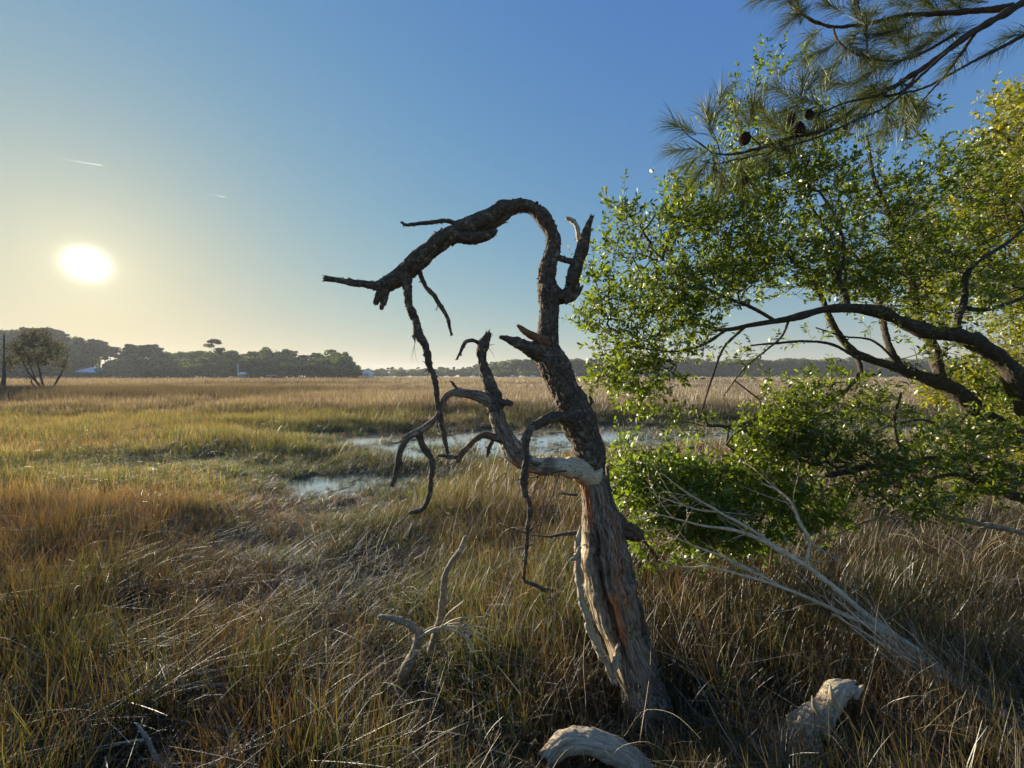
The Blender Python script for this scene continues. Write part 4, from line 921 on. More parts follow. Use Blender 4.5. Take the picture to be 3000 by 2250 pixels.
oak_blobs = [(x, y, rx, ry, D, rD, int(n * k_)) for x, y, rx, ry, D, rD, n in [
    (1815, 780, 110, 120, 3.1, .3, 90), (1780, 930, 100, 60, 3.1, .3, 55), (1850, 1030, 130, 70, 3.05, .3, 80), (1930, 680, 150, 90, 3.3, .4, 105), (2030, 830, 190, 120, 3.3, .45, 190), (1900, 900, 170, 90, 3.2, .4, 130),
    (1990, 990, 130, 60, 3.15, .35, 60), (1860, 1105, 140, 70, 3.0, .3, 60), (1900, 1190, 70, 50, 3.0, .3, 16), (2010, 1240, 80, 30, 3.0, .2, 10), (1830, 640, 60, 70, 3.2, .2, 18), (1990, 570, 60, 60, 3.4, .2, 22),
    (2130, 620, 180, 120, 3.4, .5, 190), (2230, 760, 200, 120, 3.5, .5, 220), (2180, 450, 130, 130, 3.5, .4, 125), (2250, 300, 110, 110, 3.5, .4, 85), (2330, 540, 180, 150, 3.6, .5, 230), (2460, 700, 200, 130, 3.6, .6, 240),
    (2420, 400, 150, 120, 3.7, .5, 120), (2640, 620, 170, 130, 3.8, .6, 190), (2560, 820, 180, 80, 3.7, .6, 130), (2760, 760, 150, 130, 3.7, .6, 150), (2650, 330, 110, 70, 3.8, .4, 30), (2780, 480, 120, 90, 3.8, .5, 60), (2880, 600, 150, 140, 3.8, .6, 120),
    (2900, 850, 140, 110, 3.6, .5, 100), (2720, 920, 150, 60, 3.5, .5, 50), (2340, 1175, 130, 55, 3.3, .3, 60), (2420, 1115, 120, 40, 3.4, .3, 30), (2300, 1250, 150, 50, 3.2, .3, 60), (2270, 1290, 170, 70, 3.2, .3, 105), (2560, 1190, 130, 60, 3.4, .3, 40),
    (2330, 1330, 200, 70, 3.1, .3, 120), (2560, 1340, 220, 60, 3.15, .3, 110), (2800, 1320, 200, 70, 3.2, .4, 110), (2900, 1180, 120, 70, 3.5, .3, 30), (2700, 1400, 220, 50, 3.05, .3, 70), (2930, 1420, 130, 50, 3.1, .3, 45), (2480, 1440, 150, 45, 3.0, .25, 60), (2300, 180, 90, 60, 3.6, .3, 22), (2500, 520, 160, 110, 3.7, .5, 90), (2860, 1260, 160, 60, 3.4, .3, 60), (2700, 1470, 180, 40, 3.0, .25, 40), (2650, 1020, 210, 55, 3.5, .3, 20), (2390, 1010, 130, 45, 3.4, .3, 12), (2830, 1090, 130, 50, 3.4, .3, 18), (2200, 1050, 90, 40, 3.3, .2, 8), (2560, 1240, 150, 40, 3.3, .3, 18), (2420, 820, 180, 70, 3.5, .4, 80), (2650, 720, 160, 90, 3.7, .5, 70)]]
leafy_tree('oak_tree', 'spreading live oak with dark arching limbs and small green leaves reaching in from the right', 'tree', oak_limbs, oak_blobs,
           tuple(P(3330, 1740, 3.6) * np.array((1, 1, 0))), (M['oak_bark'], M['oak_bark'], M['oak_leaf']), 300, leafL=.047, nleaf=14, shoot=.17, gap=.12)
def shrub_limbs(roots, D): 
    return [('stem', [(x0, y0, 14, D), ((x0 + x1) / 2 + 20, (y0 + y1) / 2, 10, D), (x1, y1, 5, D)]) for x0, y0, x1, y1, D in roots]
leafy_tree('myrtle_shrub', 'bushy bright green shrub right behind the dead trunk above the marsh grass', 'shrub',
    [('stem', [(2050, 1760, 16, 3.4), (2000, 1600, 13, 3.4), (1930, 1450, 8, 3.35), (1860, 1320, 5, 3.3)]), ('stem', [(2060, 1760, 16, 3.4), (2080, 1600, 12, 3.45), (2100, 1450, 8, 3.5), (2120, 1330, 5, 3.5)]),
     ('stem', [(2070, 1760, 16, 3.4), (2180, 1600, 12, 3.4), (2260, 1470, 8, 3.4), (2330, 1380, 5, 3.4)]), ('stem', [(2040, 1760, 12, 3.4), (1930, 1640, 9, 3.2), (1870, 1560, 5, 3.1)])],
    [(1850, 1405, 80, 90, 3.3, .25, 95), (1960, 1400, 140, 80, 3.4, .35, 140), (1940, 1480, 130, 90, 3.2, .3, 150), (2100, 1440, 150, 90, 3.4, .35, 180), (2080, 1540, 150, 70, 3.1, .25, 120), (2240, 1440, 140, 110, 3.4, .35, 150), (1960, 1570, 120, 60, 3.05, .2, 75), (1850, 1300, 40, 40, 3.4, .2, 8), (2340, 1480, 110, 70, 3.3, .3, 65), (2030, 1640, 60, 50, 3.1, .2, 20), (2180, 1590, 90, 50, 3.15, .2, 45), (2430, 1520, 90, 60, 3.3, .25, 40), (2290, 1560, 60, 45, 3.2, .2, 22), (1900, 1640, 30, 30, 3.0, .1, 7)],
    tuple(P(2055, 1760, 3.42) * np.array((1, 1, 0))), (M['oak_bark'], M['oak_bark'], M['myrtle_leaf']), 400, leafL=.058, nleaf=13, shoot=.15, gap=.4, up=.8)
leafy_tree('willow_tree', 'yellow green leafy tree glowing behind the oak at the right edge', 'tree',
    [('trunk', [(3420, 1600, 120, 7), (3360, 1300, 90, 7), (3280, 1000, 70, 7), (3200, 750, 50, 7), (3120, 520, 34, 7), (3050, 380, 20, 7)]), ('limb', [(3300, 1080, 50, 7), (3150, 900, 34, 6.8), (3000, 800, 22, 6.6), (2880, 760, 12, 6.4)]),
     ('limb', [(3330, 1200, 40, 7), (3150, 1120, 30, 6.8), (2960, 1130, 18, 6.6), (2820, 1160, 10, 6.4)]), ('limb', [(3130, 560, 26, 7), (3000, 450, 16, 6.8), (2920, 380, 8, 6.6)])],
    [(3010, 340, 110, 90, 6.6, .8, 190), (2960, 480, 130, 110, 6.6, .8, 240), (3040, 640, 160, 120, 6.8, .8, 260), (2900, 650, 100, 110, 6.5, .6, 160), (2980, 820, 140, 110, 6.6, .8, 200), (2830, 800, 100, 90, 6.4, .6, 110), (3020, 1000, 140, 110, 6.6, .8, 150), (2900, 1120, 120, 80, 6.5, .6, 150), (2980, 1200, 150, 80, 6.4, .7, 150), (2780, 1140, 90, 50, 6.4, .5, 75), (2760, 640, 90, 100, 6.4, .6, 90), (2740, 900, 90, 80, 6.4, .6, 90), (2700, 760, 70, 90, 6.4, .6, 60), (3000, 1300, 120, 50, 6.2, .5, 60)],
    tuple(P(3420, 1424, 7) * np.array((1, 1, 0))), (M['oak_bark'], M['oak_bark'], M['yellow_leaf']), 500, leafL=.085, nleaf=14, shoot=.3, gap=.3, parts=0, twig_r=.002)

# ------------------------------------------------------------------ pine branch overhead
pt = empty('pine_tree', (4.9, 2.6, 0)); tag(pt, 'long needled pine with cone bearing boughs hanging in at the top right', 'tree')
limb('trunk', [(4.9, 2.6, -.1, .17), (4.85, 2.6, 1.5, .16), (4.8, 2.55, 3.2, .15), (4.8, 2.5, 5.2, .13), (4.75, 2.5, 7.2, .10)], M['pine_bark'], pt, world=True, seed=2, step=.02)
DP = 2.3
pine_limbs = [
    [(3600, -260, 46, 2.5), (3300, -150, 36, 2.4), (3080, -40, 27, 2.35), (2990, 10, 23, 2.3), (2939, 43, 21, 2.3), (2842, 100, 18, 2.28), (2746, 170, 15, 2.25), (2640, 240, 13, 2.22), (2530, 300, 12, 2.2), (2460, 350, 12, 2.18), (2399, 383, 13, 2.16), (2326, 402, 9, 2.13), (2239, 429, 8, 2.1), (2143, 453, 6, 2.08), (2085, 447, 4, 2.06)],
    [(2960, 20, 18, 2.32), (2880, 30, 15, 2.35), (2760, 40, 12, 2.38), (2649, 46, 10, 2.38), (2529, 72, 9, 2.36), (2432, 77, 8, 2.34), (2360, 48, 7, 2.32), (2307, 5, 5, 2.3)],
    [(2440, 78, 6, 2.34), (2455, 120, 6, 2.3), (2500, 155, 6, 2.28), (2590, 178, 6, 2.26), (2680, 165, 8, 2.28), (2800, 100, 9, 2.3)],
    [(2700, 200, 8, 2.25), (2640, 270, 8, 2.2), (2560, 285, 7, 2.15), (2480, 300, 6, 2.12), (2420, 325, 5, 2.1), (2370, 335, 4, 2.08)],
    [(3060, 70, 12, 2.4), (2950, 130, 10, 2.38), (2860, 175, 8, 2.35), (2770, 225, 7, 2.3), (2700, 260, 6, 2.28), (2600, 282, 5, 2.25)],
    [(2860, 90, 10, 2.3), (2800, 180, 8, 2.28), (2760, 230, 6, 2.26), (2690, 310, 4, 2.24), (2640, 370, 3, 2.22)],
    [(2540, 160, 4, 2.25), (2537, 100, 5, 2.27), (2520, 40, 5, 2.29), (2510, 0, 4, 2.3)],
    [(2900, 60, 14, 2.3), (2800, 130, 10, 2.22), (2700, 220, 8, 2.15), (2600, 310, 6, 2.1), (2500, 355, 5, 2.05), (2400, 400, 5, 2.02), (2270, 440, 4, 2.0), (2160, 470, 3, 1.98)],
    [(2230, 430, 4, 2.1), (2200, 400, 4, 2.08), (2184, 385, 3, 2.06)], [(2330, 400, 4, 2.13), (2290, 380, 3, 2.12), (2255, 370, 3, 2.1)],
    [(2085, 447, 4, 2.06), (2050, 420, 4, 2.04), (2020, 400, 3, 2.03), (1992, 372, 3, 2.02)], [(2110, 452, 4, 2.06), (2100, 415, 3, 2.05), (2082, 370, 3, 2.04)], [(2050, 470, 3, 2.05), (2100, 480, 3, 2.06), (2160, 465, 4, 2.08)]]
for k, rows in enumerate(pine_limbs): limb('bough' if k < 8 else 'twig', rows, M['pine_bark'], pt, seed=80 + k, step=.012, bark=.12, wob=.3)
rg = np.random.default_rng(21)
def needle_tuft(x, y, D, dx, dy, n=150, L=.19, spread=.75, blen=.13):
    p = P(x, y, D); d = unit(P(x + dx, y + dy, D) - p + np.array((0, rg.normal(0, .02), 0))); nb = n
    u = rg.random(nb); root = p + d * (u[:, None] * blen - blen * .4)
    side = rg.normal(0, 1, (nb, 3)); side = unit(side - (side @ d)[:, None] * d)
    an = rg.uniform(.25, 1.0, nb) * spread * (1.25 - .5 * u); v = d * np.cos(an)[:, None] + side * np.sin(an)[:, None]
    return root, v, L * rg.uniform(.7, 1.1, nb)
tufts = [(2000, 380, 2.02, -60, -30), (2030, 430, 2.04, -60, 10), (2045, 455, 2.05, -50, 30), (2082, 372, 2.04, -10, -60), (2100, 335, 2.04, 10, -60), (2160, 365, 2.06, -10, -60), (2060, 490, 2.05, -40, 50), (2120, 510, 2.06, -20, 60), (2182, 500, 2.06, 10, 60), (2180, 350, 2.07, 0, -60), (2240, 340, 2.1, -40, -50),
         (2310, 290, 2.1, -40, -50), (2335, 270, 2.1, 10, -60), (2370, 250, 2.1, 30, -60), (2350, 330, 2.08, -60, 10), (2400, 300, 2.1, -50, -20), (2330, 320, 2.09, -50, 20), (2420, 270, 2.12, 20, -50), (2300, 5, 2.3, -60, -10), (2260, -10, 2.3, -60, 10), (2345, 40, 2.32, -50, 30), (2395, 90, 2.33, -50, 40), (2430, 120, 2.32, -60, 40), (2440, 180, 2.3, -60, 50),
         (2380, 160, 2.3, -60, 40), (2480, 130, 2.3, -30, 60), (2520, 90, 2.3, -50, 30), (2530, 50, 2.3, -10, -60), (2515, 10, 2.3, 0, -60), (2540, 110, 2.27, 0, -60), (2600, 130, 2.28, -30, -50), (2600, 180, 2.26, -60, 20), (2560, 200, 2.24, -60, 40), (2640, 120, 2.28, -40, -40), (2560, 160, 2.25, -50, 30), (2680, 60, 2.36, -60, 20), (2640, 20, 2.38, -60, -10), (2720, 10, 2.38, -50, 0), (2700, -10, 2.36, -60, 0), (2760, 30, 2.36, -40, -30), (2620, 60, 2.36, -50, 30),
         (2700, 110, 2.3, -60, 20), (2740, 130, 2.28, -50, 30), (2670, 170, 2.26, -60, 30), (2530, 230, 2.2, -60, 30), (2560, 260, 2.18, -50, 40), (2600, 240, 2.2, -50, 50), (2560, 300, 2.18, -30, 60), (2520, 330, 2.18, -30, 60), (2600, 320, 2.16, -10, 60), (2620, 360, 2.2, -40, 40), (2640, 330, 2.2, 30, 60), (2660, 300, 2.2, 50, 20), (2480, 240, 2.2, -60, 0), (2300, 380, 2.1, -50, -30), (2620, 90, 2.3, -50, 10), (2820, 20, 2.36, -40, -40), (2780, 80, 2.32, -50, 20), (2860, 0, 2.36, -40, -20), (2590, 30, 2.36, -60, 10), (2210, 440, 2.1, -50, 30), (2450, 30, 2.34, -40, -30)]
for rows in pine_limbs[:8]:                       # tufts also all along the outer boughs
    for (x0, y0, w0, d0), (x1, y1, w1, d1) in zip(rows[:-1], rows[1:]):
        if w0 > 16: continue
        for _ in range(1 if rg.random() < .6 else 0):
            u = rg.random(); tufts.append((x0 + (x1 - x0) * u, y0 + (y1 - y0) * u, d0 + (d1 - d0) * u, (x1 - x0) * .5 + rg.normal(0, 25), (y1 - y0) * .5 + rg.normal(0, 50)))
R_, Vv, Ll = [], [], []
for x, y, D, dx, dy in tufts:
    a, b_, c_ = needle_tuft(x + rg.normal(0, 8), y + rg.normal(0, 8), D + rg.normal(0, .05), dx, dy, n=int(rg.uniform(100, 165)), L=.145, spread=.95); R_.append(a); Vv.append(b_); Ll.append(c_)
R_, Vv, Ll = np.vstack(R_), np.vstack(Vv), np.concatenate(Ll)
n = len(R_); dr = np.array((0, 0, -1.))
mid = R_ + Vv * (Ll * .55)[:, None]; tip = R_ + unit(Vv + dr * .22) * Ll[:, None]
sd_ = unit(np.cross(Vv, rg.normal(0, 1, (n, 3)))) * .0009
V = np.stack([R_ - sd_, R_ + sd_, mid - sd_, mid + sd_, tip], 1).reshape(-1, 3); b5 = (np.arange(n) * 5)[:, None]
tag(obj('needles', make_mesh('needles', V, [b5 + np.array([[0, 1, 3, 2]]), b5 + np.array([[2, 3, 4]])], dict(lv=np.repeat(rg.random(n), 5)), smooth=False), M['needle'], pt), kind='stuff')
# cones: overlapping scales round an egg shaped core
M['cone'] = mat_plain('cone_scale', (.035, .022, .015), (.10, .06, .04), 40)
def cone_mesh():
    rg = np.random.default_rng(4); V, T = [], []; off = 0
    for k in range(90):
        t = (k + .5) / 90; a = k * 2.39996; rr = .034 * math.sin(math.pi * (t ** .8)) ** .7; z = -.05 + .1 * t
        o = np.array((math.cos(a), math.sin(a), 0)); s = np.array((-math.sin(a), math.cos(a), 0)); c = o * rr * .35 + np.array((0, 0, z))
        tipp = o * (rr + .008) + np.array((0, 0, z - .008 + .01 * t)); w = .009
        V += [c, tipp - s * w, tipp + s * w, tipp + o * .005 + np.array((0, 0, .004)), c + np.array((0, 0, .01)), c - np.array((0, 0, .012))]
        T += [(off, off + 1, off + 3), (off, off + 3, off + 2), (off + 4, off + 3, off + 1), (off + 4, off + 2, off + 3), (off + 5, off + 1, off + 2), (off + 1, off + 2, off + 3)]; off += 6
    return make_mesh('pine_cone', V, np.array(T), smooth=False)
cm = cone_mesh(); cm.materials.append(M['cone'])
for x, y, D, s in ((2182, 405, 2.06, .66), (2342, 378, 2.08, .66), (2318, 348, 2.12, .5), (2182, 530, 2.06, .4), (2372, 335, 2.1, .5)):
    o = obj('pine_cone', cm, None, pt); o.location = tuple(P(x, y, D)); o.scale = (s, s, s); o.rotation_euler = (.3, .4 * s, x)

# ------------------------------------------------------------------ distant trees
def far_broad(rg, H, W, nl, nc, card):
    """crown of many leaf clumps over lobes; returns verts, faces"""
    V = []
    lob = []
    for k in range(nl):
        a = rg.uniform(0, 6.28); q = W * .36 * rg.random() ** .5; z = H * rg.uniform(.30, .86)
        lob.append((math.cos(a) * q, math.sin(a) * q, z, W * rg.uniform(.16, .27) * (1.15 - .5 * z / H)))
    lob = np.array(lob); k = rg.integers(0, nl, nc); d = unit(rg.normal(0, 1, (nc, 3)) + np.array((0, 0, .25)))
    c = lob[k, :3] + d * (lob[k, 3] * rg.uniform(.75, 1.08, nc))[:, None] * np.array((1, 1, .8))
    return card_cloud(c, d, card, rg)
def card_cloud(c, d, card, rg):
    n = len(c); nn = unit(d + rg.normal(0, .6, (n, 3))); u = unit(np.cross(nn, rg.normal(0, 1, (n, 3)))); v = np.cross(nn, u); s = card * rg.uniform(.5, 1.2, n)[:, None]
    V = np.stack([c - u * s, c + v * s * .7, c + u * s, c - v * s * .6 + nn * s * .3], 1).reshape(-1, 3)
    return V, (np.arange(n) * 4)[:, None] + np.array([[0, 1, 2, 3]]), np.repeat(rg.random(n), 4)
def far_pine(rg, H, nc, card, pads=9):
    C, Dn = [], []
    for k in range(pads):
        z = H * rg.uniform(.62, .97); a = rg.uniform(0, 6.28); q = H * .16 * rg.random() ** .6 * (1.25 - .75 * (z / H - .6) / .4); r = H * rg.uniform(.07, .12)
        m = nc // pads; d = unit(rg.normal(0, 1, (m, 3)))
        C.append(np.array((math.cos(a) * q, math.sin(a) * q, z)) + d * np.array((r, r, r * .38)) * rg.uniform(.5, 1, (m, 1))); Dn.append(d)
    return card_cloud(np.vstack(C), np.vstack(Dn), card, rg)
def trunk_mesh(rg, H, r, lean=.03, limbs=4, h0=.35):
    segs = []; p = np.array((0, 0, -.3)); n = 6
    for k in range(n):
        q = np.array((rg.normal(0, lean) * H * .15, rg.normal(0, lean) * H * .15, H * .85 * (k + 1) / n)); segs.append((p, q, r * (1 - .75 * k / n), r * (1 - .75 * (k + 1) / n))); 
        if k / n > h0:
            for _ in range(2):
                a = rg.uniform(0, 6.28); segs.append((q, q + np.array((math.cos(a), math.sin(a), .6)) * H * .14, r * .3, r * .1))
        p = q
    V, Fc, A = sticks(segs, 6); return make_mesh('trunk', V, Fc)
variants = []
for k in range(5):
    rg = np.random.default_rng(700 + k); H, W = 10, 9.5
    V, Q, lv = far_broad(rg, H, W, 16, 2600, .42); variants.append(('broadleaf_tree', make_mesh('crown', V, Q, dict(lv=lv), smooth=False), trunk_mesh(rg, H, .28), 'far_leaf', H))
for k in range(4):
    rg = np.random.default_rng(720 + k); H = 16
    V, Q, lv = far_pine(rg, H, 1700, .38, 9 + k); variants.append(('far_pine', make_mesh('crown', V, Q, dict(lv=lv), smooth=False), trunk_mesh(rg, H, .24, .02, h0=.55), 'far_pine', H))
for v in variants: v[1].materials.append(M[v[3]]); v[2].materials.append(M['far_trunk'])
def zone(x, D):
    if D < 300:
        for lim, t in ((30, 'at the left frame edge'), (190, 'behind the leaning tree at far left'), (330, 'above the house with the pale blue roof'), (470, 'right of the pale blue roofed house'), (590, 'left of the lone tall pine'), (670, 'round the lone tall pine'), (740, 'beside the slim white pole'),
                       (850, 'above the goal shaped dock gantry'), (950, 'right of the dock gantry'), (9999, 'at the right tip by the small white house')):
            if x < lim: return t
    for lim, t in ((1240, 'by the small white house'), (1290, 'behind the long drooping branch'), (1400, 'between the drooping branch and the middle limb'), (1470, 'behind the upright middle limb'), (1600, 'above the tiny dock shelters'), (1740, 'behind the dead trunk'), (2100, 'behind the left edge of the oak leaves'),
                   (2400, 'framed under the arching oak limb'), (2700, 'behind the oak limbs'), (9999, 'at the far right behind the oak')):
        if x < lim: return t
def far_tree(v, x, y, h, rot, label, group, name=None, wid=1.0, trunk=True):
    nm, cm_, tm, _, H = variants[v]; s = h / H
    label = label if label.endswith('!') else label + ' ' + zone(x / y * F + 1500, y); label = label.rstrip('!'); o = empty(name or nm, (x, y, 0)); o.scale = (s * wid, s * wid, s); o.rotation_euler = (0, 0, rot); tag(o, label, 'tree', group)
    c = bpy.data.objects.new('crown', cm_); COL.objects.link(c); c.parent = o
    if trunk: t = bpy.data.objects.new('trunk', tm); COL.objects.link(t); t.parent = o
    return o
rg = np.random.default_rng(33)
def skyline(x, tab): return np.interp(x, [a for a, b in tab], [b for a, b in tab])
# left wood: heights follow the photographed skyline
tall = [(-200, 1000), (0, 992), (40, 985), (60, 978), (110, 973), (150, 975), (175, 990), (210, 994), (250, 1005), (300, 1008), (325, 1030), (350, 1030), (385, 1015), (420, 1014), (450, 1012), (475, 1026), (505, 1030), (540, 1033), (600, 1028), (660, 1036), (720, 1034), (760, 1030), (800, 1024), (840, 1022), (870, 1032), (900, 1040), (930, 1032), (990, 1030), (1020, 1045), (1040, 1065), (1062, 1082)]
def px_h(x, ytop, D): return (EYE + (1102 - ytop) / F * D) * 1.04
x = -260
while x < 1040:                                   # back row: skyline trees
    D = rg.uniform(205, 230); yt = skyline(x, tall) + rg.uniform(-5, 6) - (8 if x < 380 else 0); pine = (x < 480 and rg.random() < .75) or rg.random() < .25
    h = px_h(x, yt, D) * rg.uniform(.96, 1.03)
    far_tree(int(rg.integers(5, 9)) if pine else int(rg.integers(0, 5)), (x - 1500) / F * D, D, h, rg.uniform(0, 6.28),
             'tall skyline pine' if pine else 'leafy skyline tree', 'pines along the left shore' if pine else 'broadleaf trees along the left shore', wid=1.0 if pine else .8)
    x += rg.uniform(12, 22)
x = -260
while x < 1050:                                   # middle row
    D = rg.uniform(190, 203); yt = skyline(x, tall) + rg.uniform(14, 34); yt = min(yt, 1085); h = px_h(x, yt, D)
    if not (185 < x < 320): far_tree(int(rg.integers(0, 5)), (x - 1500) / F * D, D, h, rg.uniform(0, 6.28), 'mid height leafy tree', 'broadleaf trees along the left shore', wid=1.0)
    x += rg.uniform(18, 30)
x = -200
while x < 1050:                                   # low front row at the water's edge
    D = rg.uniform(176, 186); yt = rg.uniform(1062, 1088); h = px_h(x, yt, D)
    if 190 < x < 315: h = px_h(x, 1090, D)
    far_tree(int(rg.integers(0, 5)), (x - 1500) / F * D, D, h, rg.uniform(0, 6.28), 'low bushy marsh edge tree', 'bushy trees at the left marsh edge', name='bushy_tree', wid=1.5, trunk=True)
    x += rg.uniform(18, 34)
for x, yt, v, D in ((628, 998, 6, 215), (1010, 1040, 2, 188), (390, 1013, 7, 218), (448, 1011, 8, 219)):
    far_tree(v, (x - 1500) / F * D, D, px_h(x, yt, D), x, {628: 'lone flat topped pine rising highest over the low central wood!', 1010: 'last leafy tree at the right tip of the left shore!', 390: 'round topped pine left of a pair on the skyline!', 448: 'round topped pine right of a pair on the skyline!'}[x], 'pines along the left shore' if v > 4 else 'broadleaf trees along the left shore')
# far wood across the marsh
tab2 = [(1040, 1084), (1150, 1080), (1200, 1078), (1300, 1078), (1370, 1073), (1400, 1070), (1450, 1062), (1500, 1055), (1560, 1050), (1700, 1052), (1800, 1052), (2100, 1052), (2300, 1054), (2600, 1050), (3400, 1046)]
x = 1040
while x < 3400:
    D = rg.uniform(395, 425); D = D if x < 1420 else D - 60; yt = skyline(x, tab2) + rg.uniform(-5, 7); h = px_h(x, yt, D); pine = rg.random() < .3
    far_tree(int(rg.integers(5, 9)) if pine else int(rg.integers(0, 5)), (x - 1500) / F * D, D, h, rg.uniform(0, 6.28), 'small dark far wood pine' if pine else 'small far wood tree', 'trees of the far wood', wid=1.0 if pine else 1.2)
    x += rg.uniform(11, 18)
x = 1040
while x < 3400:
    D = rg.uniform(370, 385) - (60 if x > 1420 else 0); yt = rg.uniform(1082, 1092); 
    far_tree(int(rg.integers(0, 5)), (x - 1500) / F * D, D, px_h(x, yt, D), rg.uniform(0, 6.28), 'low tree edging the far wood', 'low trees edging the far wood', wid=1.9, trunk=False)
    x += rg.uniform(16, 26)

# bare bush tree and post at far left
lt = empty('leaning_tree', (-50.5, 42.5, 0)); tag(lt, 'hazy round crowned tree with bare leaning stems at the left edge', 'tree')
def lt_px(x, y, D=42.5): return P(x, y, D)
segs = []; rg = np.random.default_rng(90)
for tx, ty in ((62, 1040), (95, 995), (122, 985), (150, 1010), (40, 1085)):
    a = lt_px(138 + rg.uniform(-8, 8), 1162); b_ = lt_px(tx, ty); b_[1] += rg.uniform(-2, 2); mid_ = (a * .5 + b_ * .5) + np.array((-.6 if tx < 120 else .3, 0, -.7)); prev = a; n = 8
    for k in range(1, n + 1):
        t = k / n; q = a * (1 - t) ** 2 + 2 * mid_ * t * (1 - t) + b_ * t * t + rg.normal(0, .05, 3); segs.append((prev, q, .13 * (1 - .85 * (k - 1) / n), .13 * (1 - .85 * k / n))); prev = q
        if k > 2: twig_segs(q, rg.normal(0, .6, 3) + np.array((0, 0, .6)), rg.uniform(.8, 2.2), .03, 2, rg, .3, .25, .4, segs)
V, Fc, A = sticks(segs, 5); obj('stems', make_mesh('stems', V, Fc), M['far_trunk'], lt)
c = []
for bx, by, rx, ry, n in ((105, 990, 55, 30, 1000), (60, 1020, 48, 28, 700), (155, 1022, 45, 32, 750), (80, 1055, 75, 24, 450), (182, 1066, 28, 22, 220), (25, 1062, 30, 26, 260), (120, 1050, 60, 25, 380)):
    u = unit(rg.normal(0, 1, (n, 3))) * rg.random((n, 1)) ** .42
    for q in u: c.append(P(bx + q[0] * rx, by + q[1] * ry, 42.5 + q[2] * 2))
c = np.array(c); V, Q, lv = card_cloud(c, unit(rg.normal(0, 1, c.shape)), .13, rg)
tag(obj('crown', make_mesh('crown', V, Q, dict(lv=lv), smooth=False), M['brown_leaf'], lt), kind='stuff')
sn = empty('dead_snag', (P(8, 1160, 38)[0], 38, 0)); tag(sn, 'thin dark dead snag standing at the left frame edge', 'tree')
limb('trunk', [(8, 1172, 16, 38), (10, 1130, 11, 38), (12, 1060, 5, 38), (11, 978, 3, 38)], M['far_trunk'], sn, step=.2, seg=10, wob=.3)

# ------------------------------------------------------------------ buildings on the far shores
def box(x0, x1, y0, y1, z0, z1):
    V = np.array([(x, y, z) for z in (z0, z1) for y in (y0, y1) for x in (x0, x1)], float)
    return V, [np.array([[0, 2, 3, 1], [4, 5, 7, 6], [0, 1, 5, 4], [1, 3, 7, 5], [3, 2, 6, 7], [2, 0, 4, 6]])], {}
def part(name, geos, mat, parent):
    V, Fc, A = merge(geos); return obj(name, make_mesh(name, V, Fc, smooth=False), mat, parent)
def hip(x0, x1, y0, y1, z0, z1, rid=.3):
    w = (x1 - x0) * rid / 2; cx, cy = (x0 + x1) / 2, (y0 + y1) / 2
    V = np.array([(x0, y0, z0), (x1, y0, z0), (x1, y1, z0), (x0, y1, z0), (cx - w, cy, z1), (cx + w, cy, z1), (x0, y0, z0 - .2), (x1, y0, z0 - .2), (x1, y1, z0 - .2), (x0, y1, z0 - .2)], float)
    return V, [np.array([[0, 1, 5, 4], [2, 3, 4, 5], [6, 7, 1, 0], [7, 8, 2, 1], [8, 9, 3, 2], [9, 6, 0, 3], [9, 8, 7, 6]]), np.array([[1, 2, 5], [3, 0, 4]])], {}
M['roof'] = mat_plain('metal_roof', (.55, .62, .66), (.68, .74, .78), .4, .4, .5); M['wall'] = mat_plain('white_siding', (.62, .64, .66), (.75, .77, .78), .5, .7)
M['glass'] = mat_plain('window_glass', (.04, .05, .06), (.06, .07, .08), 1, .15, .6); M['dockwood'] = mat_plain('dock_wood', (.28, .25, .22), (.42, .39, .35), 1, .8)
h1 = empty('shore_house', ((252 - 1500) / F * 187, 187, 0)); tag(h1, 'low house with pale blue hipped metal roof among the left trees', 'house')
cx = h1.location.x
part('wall', [box(cx - 8, cx + 8, 187, 197, .0, 3.6)], M['wall'], h1); part('roof', [hip(cx - 9.2, cx + 9.2, 186, 198, 3.6, 6.4, .28)], M['roof'], h1)
for k in (-5.5, -2, 1.8, 5.2): part('window', [box(cx + k - .6, cx + k + .6, 186.93, 186.99, 1.3, 2.7)], M['glass'], h1)
h2 = empty('shore_house', ((1072 - 1500) / F * 240, 240, 0)); tag(h2, 'small white two storey house at the tip of the left shore', 'house')
cx = h2.location.x
part('wall', [box(cx - 3, cx + 2, 240, 248, 0, 3.9)], M['wall'], h2); part('roof', [hip(cx - 3.5, cx + 2.5, 239.4, 248.6, 3.9, 5.6, .3)], M['roof'], h2)
part('porch', [box(cx + 2, cx + 4.6, 240, 244, 1.9, 2.1)] + [box(cx + a, cx + a + .15, 240, 240.15, 0, 1.9) for a in (2.1, 3.2, 4.4)], M['wall'], h2)
for a, b_ in ((-2.2, 2.3), (-.6, 2.3), (1, 2.3), (-2.2, .7), (.6, .7)): part('window', [box(cx + a - .35, cx + a + .35, 239.93, 239.99, b_, b_ + .9)], M['glass'], h2)
def shelter(px, w, D, h, label, roofc, nm='dock_shelter'):
    t = empty(nm, ((px - 1500) / F * D, D, 0)); tag(t, label, 'shelter'); cx = t.location.x
    part('roof', [hip(cx - w / 2, cx + w / 2, D, D + w * .8, h, h + .9, .5)], roofc, t)
    for a in (-.42, .42): 
        for b_ in (.05, .7): part('post', [box(cx + a * w - .08, cx + a * w + .08, D + b_ * w, D + b_ * w + .16, 0, h - .22)], M['dockwood'], t)
    part('deck', [box(cx - w * .6, cx + w * .6, D - .3, D + w * .85, .5, .7)], M['dockwood'], t)
shelter(1501, 3.4, 300, 1.9, 'tiny white roofed dock shelter before the far wood, left one', M['roof']); shelter(1561, 5.2, 305, 1.7, 'wider pale roofed dock shelter close behind the leaning dead trunk', M['roof'])
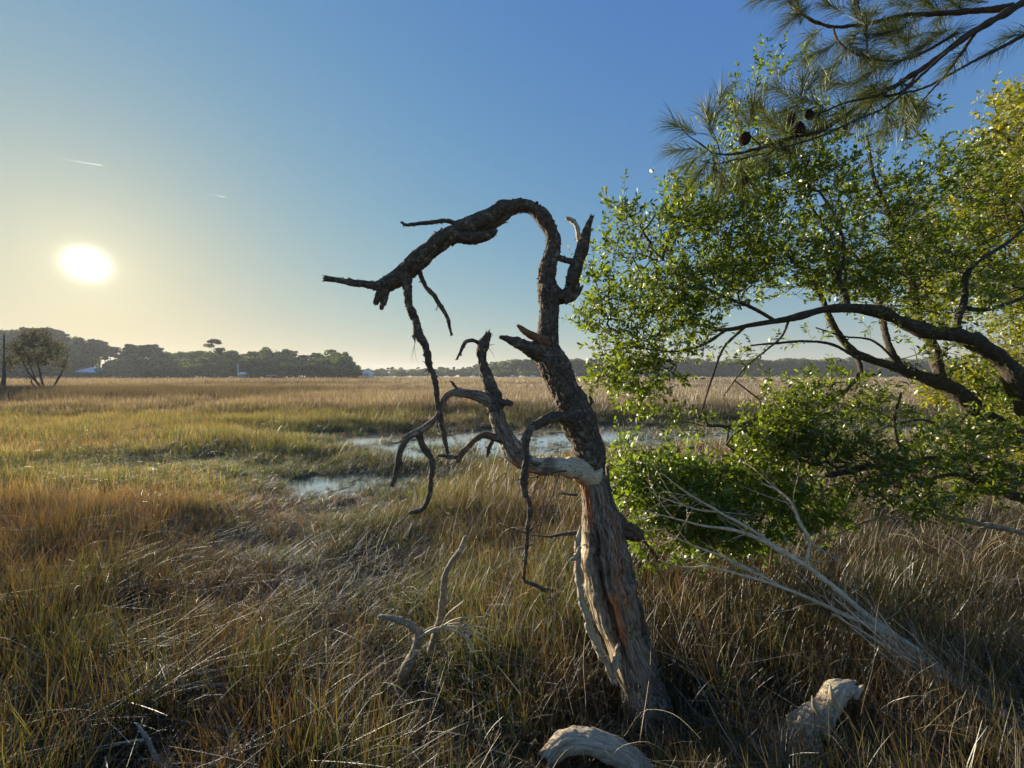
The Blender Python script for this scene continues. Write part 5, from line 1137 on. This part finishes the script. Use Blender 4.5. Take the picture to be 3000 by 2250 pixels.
fr = empty('dock_gantry', ((795 - 1500) / F * 172, 172, 0)); tag(fr, 'pale wooden goal shaped dock gantry on the left shore', 'gantry'); cx = fr.location.x
part('beam', [box(cx - 2.3, cx + 2.3, 172, 172.25, 2.2, 2.45)], M['wall'], fr)
for a in (-2.2, -.5, 2.0): part('post', [box(cx + a, cx + a + .2, 172.27, 172.45, 0, 2.5)], M['dockwood'], fr)
pl = empty('white_pole', ((697 - 1500) / F * 172, 172, 0)); tag(pl, 'slim white pole beside a small light shed in the left trees', 'pole'); cx = pl.location.x
part('shaft', [box(cx - .12, cx + .12, 172, 172.24, 0, 7.5)], M['wall'], pl)
sh = empty('boat_shed', ((706 - 1500) / F * 173, 173, 0)); tag(sh, 'small pale shed roof low in the left trees by a pole', 'shed'); cx = sh.location.x
part('wall', [box(cx - 1.3, cx + 1.3, 173.3, 175, 0, 3.0)], M['dockwood'], sh); part('roof', [hip(cx - 1.6, cx + 1.6, 173, 175.4, 3.0, 3.9, .6)], M['wall'], sh)
dk = empty('boardwalk', ((640 - 1500) / F * 171, 171, 0)); tag(dk, 'low grey boardwalk along the foot of the left trees', 'boardwalk'); cx = dk.location.x
part('deck', [box(cx - 5, cx + 5, 171, 172.2, .85, 1.0)], M['dockwood'], dk)
for a in range(-5, 6, 2): part('post', [box(cx + a - .1, cx + a + .1, 170.85, 170.98, 0, 1.3)], M['dockwood'], dk)

# ------------------------------------------------------------------ contrails, far above
m_, nd, lk = new_mat('contrail_ice'); pv = nd.new('ShaderNodeVolumePrincipled'); pv.inputs['Density'].default_value = .008; pv.inputs['Anisotropy'].default_value = .6
o = nd.new('ShaderNodeOutputMaterial'); lk.new(pv.outputs[0], o.inputs['Volume'])
for (x0, y0), (x1, y1), lb in (((165, 463), (300, 485), 'longer faint white contrail high above the sun'), ((598, 567), (661, 577), 'short faint contrail right of the sun')):
    segs = []
    for k in range(10):
        t0, t1 = k / 10, (k + 1) / 10; a = P(x0 + (x1 - x0) * t0, y0 + (y1 - y0) * t0, 9000); b_ = P(x0 + (x1 - x0) * t1, y0 + (y1 - y0) * t1, 9000)
        segs.append((a, b_, 3 + 8 * t0, 3 + 8 * t1))
    V, Fc, A = sticks(segs, 8); tag(obj('contrail', make_mesh('contrail', V, Fc), m_), lb, 'contrail')

# ------------------------------------------------------------------ haze
V, Fc, A = box(-1560, 1560, -60, 1560, -1.5, 45)
m_, nd, lk = new_mat('haze_air'); pv = nd.new('ShaderNodeVolumePrincipled'); pv.inputs['Density'].default_value = .0003; pv.inputs['Color'].default_value = (.85, .9, 1, 1); pv.inputs['Anisotropy'].default_value = .2
o = nd.new('ShaderNodeOutputMaterial'); lk.new(pv.outputs[0], o.inputs['Volume'])
hz = obj('haze', make_mesh('haze', V, Fc, smooth=False), m_); tag(hz, 'warm evening haze over the marsh', kind='stuff')
